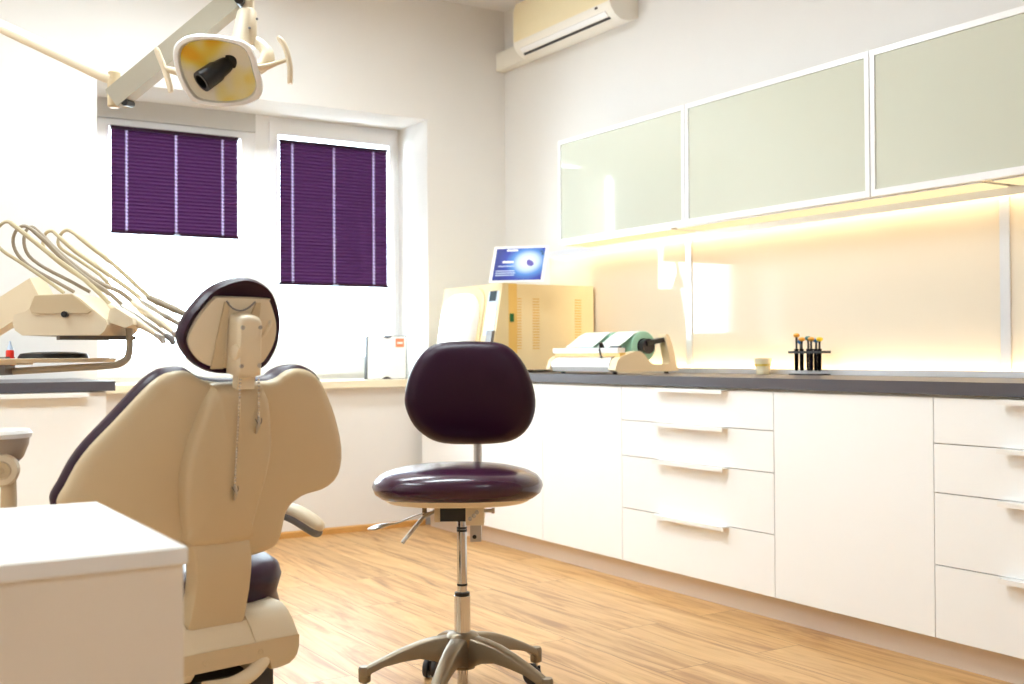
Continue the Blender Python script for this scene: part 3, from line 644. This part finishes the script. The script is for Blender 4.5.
# link arm, carriage, seat, legrest, armrests, base
rings = []
for v, w, ul, ur in ((-.12, .018, -.079, .058), (-.15, .006, -.074, .056), (-.18, .002, -.068, .059), (-.215, .008, -.064, .061), (-.25, .017, -.063, .062), (-.285, .027, -.066, .061), (-.318, .036, -.069, .060), (-.345, .05, -.069, .060)):
    r = .010
    rings.append([cl(u, v, w2) for u, w2 in ((ul, w+r), (ul+r*.3, w+r*.3), (ul+r, w), (ur-r, w), (ur-r*.3, w+r*.3), (ur, w+r), (ur, w+.045), (ul, w+.045))])
obj('link_arm', B().loops(rings), 'shell', t, 40)
b = B()
shp = [(.004, -.402), (0, -.396), (0, -.357), (.022, -.327), (.045, -.308), (.075, -.297), (.20, -.297), (.20, -.418), (.03, -.418)]
b.prism([cl(.062, v, w) for w, v in [(.003, -.402), (0, -.396), (0, -.357), (.020, -.330), (.040, -.313), (.065, -.301), (.20, -.295), (.20, -.425), (.05, -.425), (.02, -.418)]], R_*.100, .010, 3, 30)
b.prism([cl(-.172, v, w) for w, v in [(.003, -.402), (0, -.396), (0, -.357), (.020, -.330), (.040, -.313), (.065, -.301), (.20, -.295), (.20, -.425), (.05, -.425), (.02, -.418)]], R_*.100, .010, 3, 30)
b.prism([cl(-.075, v, w) for w, v in [(.002, -.395), (.002, -.357), (.040, -.318), (.20, -.318), (.20, -.395)]], R_*.14, .002)
ca = obj('carriage', b, 'shell2', t, 35)
obj('rear_cover', B().prism([cl(u, v, -.0025) for u, v in ((-.176, -.359), (.164, -.359), (.1635, -.385), (.156, -.402), (.140, -.416), (.115, -.420), (.098, -.420), (.094, -.402), (.07, -.398), (-.176, -.398))], F_*.02, .003), 'shell', ca)
for u in (-.052, .072): obj('cover_screw', B().lathe([(.0062, 0), (.0062, .003), (.003, .001)], cl(u, -.380, -.001), -F_, 14), 'shell', ca)
b = B(); b.prism([cl(-.14, v, w) for w, v in ((.03, -.425), (.03, -.47), (.25, -.62), (.55, -.62), (.55, -.40), (.20, -.40))], R_*.26, .02, 2)
obj('lift_mechanism', b, 'rubber', t)
obj('lift_bar', B().tube(smooth([cl(-.06, -.428, -.01), cl(0, -.43, -.012), (cl(.05, -.418, -.006)), cl(.09, -.398, .012), cl(.105, -.39, .03)], 4, False), .014, 12, 1.1), 'shell2', t)
obj('base_cover', B().pillow(rrect(.32, .62, .10, 6, (0, .33)), (0, .33), lambda u, v, w: cl(u, w, v), [(1, -.69), (1, -.56), (.97, -.52), (.90, -.49), (.6, -.475), (.02, -.475)]), 'shell2', t, 50)
obj('base_plate', B().pillow(rrect(.52, .95, .12, 6, (0, .36)), (0, .36), lambda u, v, w: cl(u, w, v), [(1, -.7088), (1, -.695), (.985, -.688), (.02, -.688)]), 'shell2', t, 50)
def cushion(cx, cy, hx, hy, z0, z1, p=3.0, n=40):
    o = []
    for k in range(n):
        a = 2*PI*k/n; ca_, sa_ = math.cos(a), math.sin(a)
        o.append((cx+hx*math.copysign(abs(ca_)**(2/p), ca_), cy+hy*math.copysign(abs(sa_)**(2/p), sa_)))
    h = z1-z0
    return B().pillow(o, (cx, cy), lambda u, v, w: cl(u, w, v), [(.03, z0), (.9, z0), (.96, z0+.12*h), (.985, z0+.28*h), (.965, z0+.45*h), (.985, z0+.6*h), (1, z0+.72*h), (.98, z0+.88*h), (.92, z0+.97*h), (.8, z1), (.03, z1-.01)])
obj('seat_cushion', cushion(.0, .40, .262, .32, -.365, -.222), 'plumd', t, 70)
obj('seat_pan', B().pillow(rrect(.44, .56, .1, 5, (0, .40)), (0, .40), lambda u, v, w: cl(u, w, v), [(1, -.405), (1, -.368)]), 'shell2', t)
obj('leg_rest', B().pillow(rrect(.44, .62, .16, 7, (0, 1.02)), (0, 1.02), lambda u, v, w: cl(u, w-.10*(v-.72), v), [(.03, -.36), (.95, -.36), (1, -.33), (1, -.29), (.94, -.262), (.03, -.258)]), 'plum', t, 60)
ap = smooth([cl(.235, -.215, .42), cl(.272, -.160, .37), cl(.302, -.140, .335), cl(.334, -.146, .305), cl(.362, -.166, .28), cl(.380, -.184, .262), cl(.386, -.190, .256), cl(.389, -.193, .2535)], 3, False)
arr = [.010, .010, .010, .011, .012, .014, .017, .020, .023, .0255, .027, .028, .0285, .028, .027, .025, .022, .020, .017, .013, .009, .003][:len(ap)]
arm = obj('armrest', B().tube(ap, arr, 18, .72), 'shell2', t, 60)
au = [q_+V((0, 0, -.012))-CR*.004 for q_ in ap]
obj('armrest_underside', B().tube(au, [x*.93 for x in arr], 16, .66), 'grey', arm)

# two ball chains hanging from the headrest bracket
def ball_chain(top, bot, clip_end, label):
    c = thing('bib_chain', top, label, 'bib chain', 'bib chains on the chair back')
    n = max(4, int((V(bot)-V(top)).length/.0068)); b = B()
    for k in range(n+1): b.ball(V(top).lerp(V(bot), k/n), .0028, n=8)
    o = obj('chain', b, 'chrome', c); o['kind'] = 'stuff'
    d = (V(clip_end)-V(bot)); L = d.length; d.normalize(); s = R_
    b = B(); b.tube([V(bot), V(bot)+d*L*.5-N0*.004, V(clip_end)], [.0025, .0045, .002], 8); obj('clip', b, 'steel', c)
    b = B(); b.tube(smooth([V(bot)+d*L*.25-s*.006+U0*.004, V(bot)+d*L*.30-s*.004-N0*.004, V(bot)+d*L*.45-N0*.006, V(bot)+d*L*.3+s*.006-N0*.004, V(bot)+d*L*.1+s*.007], 3, False), .0011, 6); obj('clip_spring', b, 'grey', c)
ball_chain(ch(-.021, .198, -.052), ch(-.006, -.018, -.0445), ch(-.002, -.050, -.043), 'long ball chain with clip hanging down the left of the chair spine')
ball_chain(ch(.019, .198, -.052), ch(.032, .120, -.044), ch(.031, .085, -.043), 'short ball chain with clip hanging down the right of the chair spine')

# ------------------------------------------------------------------ operating light and its arm
d = 2.62
t = thing('operating_light', at(215, 70, d), 'dental operating light with gold reflector and two handles on its arm', 'dental light')
hc = at(218, 70, d); ha = (CR*.985-Z_*.06+CF*.12).normalized(); hn = (-CF*.90-Z_*.36+CR*.10); hn = (hn-ha*hn.dot(ha)).normalized(); hv = ha.cross(hn)
if hv.z < 0: hv = -hv
S = d/F_PX
def hp3(u, v, w): return hc+ha*u+hv*v+hn*w                             # across, up the face, out of the face
ho = smooth([(-42, 21), (-30, 31), (-10, 35), (12, 34), (29, 30), (37, 20), (42, 4), (46, -12), (42, -24), (28, -32), (3, -36), (-20, -34), (-30, -26), (-38, -12), (-43, 5)], 4)
ho = [(u*S*.98, v*S*1.0) for u, v in ho]
hb = obj('housing', B().pillow(ho, (0, 0), hp3, [(.02, -.062), (.45, -.060), (.72, -.045), (.92, -.018), (.985, .002), (1.0, .012), (.985, .020), (.95, .024), (.87, .023), (.835, .014)]+[(.78, -.004), (.6, -.026), (.3, -.038), (.02, -.040)]), 'lampw', t, 60)
obj('reflector', B().pillow([(u*.83, v*.83) for u, v in ho], (0, 0), hp3, [(1, .012), (.85, .001), (.68, -.018), (.3, -.033), (.02, -.035), (.02, -.0365), (.68, -.0195), (1, .0095)]), 'gold', hb, 60)
obj('lens_shield', B().pillow([(u*.95, v*.95) for u, v in ho], (0, 0), hp3, [(.02, .024), (.8, .0225), (1, .0195), (1, .0180), (.02, .0215)]), 'lens', hb, 60)
a, c_ = hp3(13*S, 10*S, -.004), hp3(-13*S, -10*S, .050); dv = (c_-a).normalized()
bulb = obj('bulb_shield', B().lathe([(.010, -.014), (.021, -.012), (.022, .010), (.018, .013), (.019, .017)]+[(.021, .040), (.0245, .048), (.0255, (c_-a).length-.006), (.025, (c_-a).length), (.018, (c_-a).length), (.017, .050)], a, dv, 24), 'black', t)
for u_, v_ in ((-31, 4), (30, 8)):
    obj('reflector_clip', B().pillow(rrect(15*S, 7*S, 3*S, 4), (0, 0), lambda u, v, w: hp3(u_*S+u, v_*S+v+u*.3, w-.004), [(.02, .004), (.85, .003), (1, 0), (1, -.003), (.02, -.003)]), 'alu', hb)
for sx, lab in ((-1, 'slim left handle'), (1, 'curved right handle')):
    if sx < 0: q = [at(180, 72, d), at(170, 70, d), at(165, 68, d)]; g = [at(156, 48, d), at(160, 58, d), at(164, 68, d), at(168, 80, d), at(171, 92, d)]; gr = [.006, .008, .009, .009, .007]
    else: q = [at(256, 68, d), at(266, 67, d), at(277, 63, d), at(287, 60, d)]; g = [at(278, 37, d), at(284, 45, d), at(288, 56, d), at(290, 68, d), at(290, 84, d)]; gr = [.006, .0085, .009, .009, .007]
    h = obj('handle', B().tube(smooth(g, 3, False), [gr[0]]+[.0085]*11+[.007], 10, .8), 'shell2', t)
    obj('handle_stem', B().tube(smooth(q, 2, False), [.013, .011, .010, .008, .007, .006, .006][:len(q)*2-1], 10, .8), 'shell2', h)
y0, y1 = at(247, 2, d+.06), at(246, 40, d+.05)
obj('yoke', B().tube([at(248, -6, d+.06), at(248, 9, d+.06), at(247, 13, d+.06), at(245, 34, d+.05), at(243, 46, d+.05)], [.019, .019, .030, .036, .038], 18, .75), 'shell2', t)
obj('yoke_arm', B().tube(smooth([at(250, 40, d+.06), at(262, 46, d+.05), at(268, 56, d+.04), at(262, 66, d+.02), at(256, 68, d+.01)], 3, False), [.020]*8+[.016]*4+[.012], 12, .7), 'shell2', t)
for x, y in ((250.5, 28), (258, 19)): obj('screw', B().ball(at(x-1, y, d+.02), .0035, n=8), 'grey', t)
e0, e1 = at(117, 98, d+.16), at(238, -2, d+.10); dv = (e1-e0); L = dv.length; dv.normalize(); wv = CF.cross(dv).normalized(); nv = dv.cross(wv)
obj('spring_arm', B().obox((e0+e1)/2, dv, wv, nv, L/2+.005, .025, .024, .008, 3), 'putty', t)
obj('arm_pivot', B().lathe([(.009, -.020), (.009, .020)], at(128, 103, d+.155), nv, 14), 'black', t)
obj('upper_pivot', B().lathe([(.012, -.04), (.012, .04)], at(243, 4, d+.07), CF, 14), 'black', t)
k0 = at(114, 80, d+.18)
obj('arm_knuckle', B().tube([k0+Z_*.022, k0+Z_*.018, k0-Z_*.066, k0-Z_*.070], [.012, .016, .016, .012], 16), 'shell', t)
tubeend = at(-150, -45, d+.55)
obj('arm_tube', B().tube([k0+Z_*.004, k0.lerp(tubeend, .03), tubeend], .017, 14), 'shell2', t)
obj('pole', B().tube([tubeend+Z_*.03, V((tubeend.x, tubeend.y, 1.05))], .025, 16), 'shell2', t)

# ------------------------------------------------------------------ dental unit: pillar, arm, instrument head, tray
d = 2.95
col_ = V((tubeend.x, tubeend.y, 0))
t = thing('dental_unit', (col_.x, col_.y, 0), 'beige dental instrument unit on an arm, with tray holder below', 'dental unit')
obj('pillar', B().box((col_.x-.16, col_.y-.13, 0.0004), (col_.x+.13, col_.y+.13, 1.049), .03, 3), 'shell2', t)
a0_ = V((col_.x+.10, col_.y, .86)); a1_ = at(38, 293, d+.10); dv = a1_-a0_; L = dv.length; dv.normalize(); wv = CF.cross(dv).normalized(); nv = dv.cross(wv)
obj('unit_arm', B().obox((a0_+a1_)/2, dv, wv, nv, L/2+.02, .038, .03, .010, 2), 'shell2', t)
def up3(u, v, w): return at(92, 312, d)+CR*u*S2+Z_*(-v)*S2+CF*w
S2 = d/F_PX
hd_ = obj('instrument_head', B().prism([up3(x-92, y-312, -.12) for x, y in ((51, 301), (56, 297), (90, 296), (98, 301), (122, 321), (124, 326), (121, 332), (116, 336), (42, 336), (35, 331), (33, 324), (34, 316), (45, 313), (50, 309))], CF*.24, .010, 3, 25), 'shell2', t, 35)
obj('head_cap', B().prism([up3(x-92, y-312, -.125) for x, y in ((50, 310), (55, 298), (91, 297), (97, 302), (109, 312), (106, 315), (52, 315))], CF*.25, .006, 2, 25), 'shell', hd_, 35)
obj('joint_knob', B().lathe([(.008, 0), (.008, .012), (.004, .013)], up3(-8, 4, -.12), -CF, 14), 'black', hd_)
obj('arm_hub', B().lathe([(.034, -.02), (.036, 0), (.036, .05), (.030, .06)], up3(-54, 8, .08), Z_, 20), 'shell2', hd_)
obj('holder_block', B().prism([up3(x-92, y-312, -.10) for x, y in ((123, 312), (128, 309), (145, 320), (146, 326), (138, 329), (121, 323))], CF*.26, .005, 2, 25), 'shell2', hd_, 35)
obj('under_panel', B().box(up3(-20, 24, -.08), up3(32, 28, .06)), 'grey', hd_)
obj('tray_bracket', B().tube(smooth([at(129, 327, d), at(129.5, 336, d), at(129.5, 350, d), at(127, 358, d), at(119, 364, d), at(105, 366, d), at(70, 368, d), at(20, 371, d), at(-60, 374, d)], 3, False), .0085, 12, 1.1), 'putty', t)
tr = at(55, 366, d)
def tp(u, v, w): return tr+CR*u+CF*v+Z_*w
trz = .012
obj('tray_plate', B().pillow(rrect(.275, .20, .03, 5), (0, 0), lambda u, v, w: tp(u, v, w), [(.02, .0095), (.90, .0095), (.95, .0095), (1, .019), (.985, .0205), (.94, .0125), (.88, .0115), (.02, .0115)]), 'shell2', t, 50)
single('instrument_mat', B().pillow(smooth([(-.085, -.03), (-.02, -.055), (.06, -.045), (.085, .0), (.06, .05), (-.03, .06), (-.09, .03)], 4), (0, 0), tp, [(.02, .0122), (1, .0122), (1, .024), (.93, .033), (.6, .037), (.02, .038)]), 'black', 'black bundle of instruments lying on the beige tray', 'instrument mat')
q = at(10, 357, d-.01); tb = thing('small_bottle', q, 'small bottle with a bright red lower half left of the black bundle', 'bottle')
obj('bottle_body', B().lathe([(.010, -.022), (.0105, -.020), (.0105, .014), (.009, .018)], q, n=14), 'red', tb)
obj('nozzle', B().lathe([(.0085, .0185), (.007, .024), (.0035, .034), (.002, .042)], q, n=12), 'ltblue', tb)
gb = at(0, 366, d-.02)
obj('tray_grip', B().obox(gb, CR, CF, Z_, .026, .03, .024, .008), 'grey', t)
obj('tray_side', B().obox(at(6, 363.5, d), CR, CF, Z_, .05, .05, .004, .002), 'shell2', t)
# instruments: whip loop, hose and handpiece
lab = ['frontmost', 'second from the front', 'middle', 'second from the back', 'rearmost']
whip = [[(64, 293), (45, 279), (20, 262), (3, 251), (-4, 242), (-3, 230), (3, 223), (9, 222), (16, 227), (30, 238), (55, 258), (85, 280), (112, 306)],
        [(74, 292), (55, 281), (32, 268), (18, 255), (13, 242), (16, 231), (23, 226), (31, 229), (45, 241), (60, 256), (85, 277), (110, 294), (124, 307)],
        [(90, 292), (70, 281), (45, 268), (29, 256), (24, 243), (26, 231), (32, 227), (40, 233), (52, 246), (75, 266), (100, 283), (120, 292), (134, 303)],
        [(104, 291), (88, 282), (62, 265), (46, 251), (43, 242), (46, 233), (52, 231), (58, 236), (75, 251), (95, 265), (112, 277), (130, 290), (143, 301)],
        [(112, 288), (100, 275), (80, 261), (62, 249), (58, 242), (61, 234), (67, 230), (75, 234), (90, 246), (107, 259), (122, 272), (138, 287), (150, 298)]]
tips = [(157, 335), (167, 336), (174, 333), (180, 324), (187, 315)]
for i in range(5):
    dd = [2.90, 2.94, 2.98, 3.04, 3.08][i]; W = whip[i]
    h = thing('dental_handpiece', at(*W[-1], dd), lab[i]+' dental handpiece with its looped hose on the unit', 'handpiece', 'dental handpieces on the unit')
    pts = [at(x, y, dd) for x, y in W]
    obj('hose', B().tube(smooth(pts, 3, False), [.0046]*22+[.0062]*15, 8), 'boned' if i in (1, 2) else 'bone', h)
    a, e = at(*W[-1], dd), at(*tips[i], dd-.02); dv = (e-a).normalized(); L = (e-a).length
    obj('grip', B().lathe([(.006, -.01), (.009, 0), (.0105, L*.25), (.0095, L*.55), (.011, L*.62), (.0085, L*.8), (.007, L)], a, dv, 14), ['shell2', 'steel', 'shell2', 'steel', 'boned'][i], h)
    hd2 = e+dv*.006
    obj('tip', B().tube([hd2-dv*.01, hd2+dv*.008, hd2+dv*.016-Z_*.010], [.008, .0095, .006], 10), ['steel', 'grey', 'steel', 'boned', 'steel'][i], h)

# ------------------------------------------------------------------ spittoon at the left edge
d = 2.3
bc = at(-6, 445, d)
t = thing('spittoon', (bc.x, bc.y, 0), 'rounded spittoon bowl on a beige stem at the left edge', 'spittoon')
obj('bowl', B().lathe([(.012, -.055), (.034, -.048), (.056, -.026), (.066, 0), (.068, .018), (.062, .024), (.056, .018), (.040, -.012), (.012, -.03)], bc, n=30), 'taupe', t)
obj('bowl_rim', B().lathe([(.060, .0175), (.0715, .015), (.0725, .024), (.068, .031), (.058, .031), (.0575, .0245)], bc, n=30), 'white', t)
kc = at(2, 470, d-.04)
kn = obj('joint_knob', B().lathe([(.020, -.015), (.033, -.012), (.034, .004), (.030, .012), (.019, .014), (.017, .011)], kc, (-CF*.95+CR*.3).normalized(), 24), 'shell2', t)
obj('knob_centre', B().lathe([(.016, 0), (.016, .004), (.006, .005), (.005, .002)], kc+(-CF*.95+CR*.3).normalized()*.0112, (-CF*.95+CR*.3).normalized(), 20), 'shell', kn)
obj('bracket', B().tube([kc+CF*.02, kc+CF*.02+Z_*.04, bc-Z_*.040], [.012, .012, .010], 12), 'shell2', t)
obj('stem', B().tube([kc+CF*.03+Z_*.01, kc+CF*.03-Z_*.12, V((kc.x+CF.x*.03, kc.y+CF.y*.03, .0004))], [.014, .017, .05], 16), 'shell', t)

# ------------------------------------------------------------------ plum stool on castors
SCX = V((1.480, 2.640, 0)); d0 = 3.02
def sl(u, w, z): return V((SCX.x, SCX.y, z))+CR*u+CF*w                 # right, away, height
t = thing('dental_stool', SCX, 'plum vinyl stool with round backrest on a five spoke castor base', 'stool')
def ring_o(a, b_, p, n=48, du=0, dw=0):
    o = []
    for k in range(n):
        q = 2*PI*k/n; c, s_ = math.cos(q), math.sin(q); o.append((du+a*math.copysign(abs(c)**(2/p), c), dw+b_*math.copysign(abs(s_)**(2/p), s_)))
    return o
so = ring_o(.230, .205, 2.35)
zS = .633
def dip(u, w, z): return sl(u, w, z - .012*(u/.23)**2*(1 if z > .60 else .6))
obj('seat', B().pillow(so, (0, 0), lambda u, w, z: dip(u, w, z), [(.02, zS-.077), (.80, zS-.077), (.90, zS-.071), (.97, zS-.058), (1, zS-.040), (.985, zS-.024), (.94, zS-.012), (.86, zS-.004), (.7, zS+.003), (.4, zS+.006), (.02, zS+.007)]), 'plum', t, 70)
obj('seat_pan', B().pillow(ring_o(.212, .19, 2.5), (0, 0), lambda u, w, z: sl(u, w, z), [(.02, zS-.089), (.78, zS-.089), (.88, zS-.087), (.95, zS-.078), (.985, zS-.064), (.96, zS-.058), (.02, zS-.072)]), 'shell2', t, 60)
# backrest
by = .225; bz = .824
bo_ = smooth([(-.098, .137), (-.04, .144), (.03, .144), (.088, .137), (.128, .108), (.158, .06), (.176, .0), (.176, -.05), (.158, -.095), (.125, -.125), (.08, -.138), (.0, -.141), (-.075, -.138), (-.12, -.122), (-.158, -.088), (-.180, -.04), (-.182, .0), (-.166, .06), (-.136, .108)], 3)
def bk3(u, v, w): u *= 1.06; v *= 1.06; return sl(.028+u, by+w-.35*u*u-.12*v, bz+v)
obj('backrest', B().pillow(bo_, (0, 0), bk3, [(.02, -.028), (.5, -.026), (.8, -.018), (.93, -.006), (.985, .008), (1, .022), (.985, .034), (.94, .042), (.02, .046)]), 'plumd', t, 70)
obj('backrest_plate', B().pillow([(u*.9, v*.9) for u, v in bo_], (0, 0), bk3, [(1, .0425), (1, .050), (.93, .056), (.02, .060)]), 'shell2', t, 60)
obj('backrest_post', B().tube(smooth([sl(.05, .03, .522), sl(.05, .10, .520), sl(.048, .20, .524), sl(.046, .262, .545), sl(.045, .282, .60), sl(.045, .290, .68), sl(.042, .292, .78), sl(.040, .285, .84)], 4, False), .0125, 14, 1.0), 'steel', t)
# mechanism
me_ = obj('tilt_mechanism', B().box((0, 0, 0), (0, 0, 0)) if False else B().obox(sl(-.010, 0, zS-.112), CR, CF, Z_, .034, .075, .0225, .003), 'black', t)
obj('side_plate', B().prism([sl(.024, w, z) for w, z in ((-.09, zS-.0895), (.07, zS-.0895), (.07, zS-.135), (.0, zS-.146), (-.09, zS-.143))], CR*.048, .003), 'shell2', me_)
obj('side_plate', B().prism([sl(-.060, w, z) for w, z in ((-.06, zS-.0895), (.07, zS-.0895), (.07, zS-.135), (-.06, zS-.138))], CR*.018, .003), 'shell2', me_)
for u, z in ((.036, zS-.125), (.046, zS-.117), (.054, zS-.108)): obj('bolt', B().lathe([(.0055, 0), (.0055, .007), (.003, .008)], sl(u, -.090, z), -CF, 10), 'steel', me_)
obj('adjust_bolt', B().lathe([(.005, 0), (.005, .03), (.0075, .03), (.0075, .038)], sl(.062, -.07, zS-.107), CR, 10), 'steel', me_)
cb_ = obj('clamp_block', B().obox(sl(.050, -.06, zS-.158), CR, CF, Z_, .0145, .02, .029, .002), 'steel', t)
obj('clamp_screw', B().lathe([(.0055, 0), (.0055, .003), (.004, .004)], sl(.047, -.0805, zS-.174), -CF, 12), 'black', cb_)
obj('height_lever', B().tube(smooth([sl(-.055, .0, zS-.118), sl(-.105, -.01, zS-.124), sl(-.155, -.03, zS-.142), sl(-.188, -.045, zS-.146), sl(-.217, -.058, zS-.152), sl(-.236, -.066, zS-.155)], 3, False), [.0055]*6+[.006, .008, .011, .015, .018, .020, .020, .017, .012, .004], 12, .32), 'steel', t)
obj('tilt_lever', B().tube([sl(-.060, .01, zS-.116), sl(-.092, -.02, zS-.130), sl(-.145, -.06, zS-.192)], .0052, 10), 'steel', t)
obj('lever_bracket', B().tube([sl(-.092, .0, zS-.085), sl(-.090, .0, zS-.128)], .0065, 10), 'cast', t)
# column
zh = .185
cu = .010
gl = obj('gas_lift', B().lathe([(.0135, zh+.10), (.0135, zS-.142)], sl(cu, 0, 0), n=24), 'chrome', t)
for z in (zS-.165, zS-.172, .315): obj('lift_ring', B().lathe([(.0139, z), (.0142, z+.001), (.0142, z+.005), (.0139, z+.006)], sl(cu, 0, 0), n=24), 'black', gl)
obj('lift_tube', B().lathe([(.022, zh-.01), (.022, zh+.103), (.019, zh+.105), (.015, zh+.105)], sl(cu, 0, 0), n=28), 'chrome', t)
obj('lift_collar', B().lathe([(.0205, zh+.1052), (.0205, zh+.112), (.014, zh+.114)], sl(cu, 0, 0), n=24), 'black', t)
obj('hub', B().lathe([(.020, zh-.092), (.034, zh-.090), (.036, zh-.082), (.038, zh-.045), (.046, zh-.022), (.046, zh-.006), (.038, zh+.003), (.026, zh+.006), (.0225, zh+.007)], sl(cu, 0, 0), n=32), 'cast', t)
obj('lower_tube', B().lathe([(.014, .030), (.0145, .032), (.0145, zh-.091)], sl(cu, 0, 0), n=20), 'chrome', t)
for a in (184, 112, 40, -32, -104):
    ca_, sa_ = math.cos(rad(a)), math.sin(rad(a)); D = CR*ca_+CF*sa_; T_ = CR*-sa_+CF*ca_
    rings = []
    for r, zt_, zb_, hw in ((.020, zh-.004, zh-.085, .026), (.045, zh-.003, zh-.080, .024), (.08, zh-.007, zh-.066, .022), (.12, zh-.016, zh-.060, .0205), (.17, zh-.034, zh-.068, .019), (.22, zh-.056, zh-.080, .0175), (.255, zh-.073, zh-.096, .0165), (.270, zh-.081, zh-.108, .016)):
        r *= .95; c = sl(cu, 0, 0)+D*r; e = .004
        rings.append([c+T_*x+Z_*z for x, z in ((-hw, zb_), (-hw, zt_-e*2), (-hw+e, zt_-e*.6), (-hw*.4, zt_), (hw*.4, zt_), (hw-e, zt_-e*.6), (hw, zt_-e*2), (hw, zb_))])
    sp_ = obj('spoke', B().loops(rings), 'cast', t, 40)
    c = sl(cu, 0, 0)+D*.263
    obj('spoke_end', B().lathe([(.014, .062), (.0165, .064), (.017, zh-.088), (.014, zh-.081)], c, n=18), 'cast', sp_)
    ct = obj('castor', B().lathe([(.006, .045), (.0065, .0615)], c, n=10), 'steel', t)
    wx = (T_*.8+D*.6).normalized()
    b = B()
    for s_ in (-1, 1): b.lathe([(.010, -.008), (.025, -.007), (.027, -.003), (.027, .003), (.025, .007), (.010, .008)], c+wx*.0125*s_+Z_*.0275-wx.cross(Z_)*.012, wx, 20)
    obj('wheel_pair', b, 'rubber', ct)
    obj('fork', B().obox(c+Z_*.037-wx.cross(Z_)*.006, wx, wx.cross(Z_), Z_, .004, .018, .014, .003), 'black', ct)

# ------------------------------------------------------------------ daylight and exposure
w = bpy.data.worlds.new('world'); SC.world = w; w.use_nodes = True
bg = w.node_tree.nodes['Background']; bg.inputs['Color'].default_value = (.74, .90, 1.0, 1); bg.inputs['Strength'].default_value = 9.0
SC.view_settings.view_transform = 'Standard'; SC.view_settings.look = 'None'
SC.view_settings.gamma = 1; SC.view_settings.use_curve_mapping = False; SC.view_settings.exposure = 1.0
SC.cycles.max_bounces = 10; SC.cycles.diffuse_bounces = 5; SC.cycles.glossy_bounces = 4; SC.cycles.transparent_max_bounces = 12
SC.cycles.caustics_reflective = False; SC.cycles.caustics_refractive = False; SC.cycles.sample_clamp_indirect = 6
SC.cycles.use_denoising = True
for o in list(SC.objects):
    if '_loc' in o: del o['_loc']
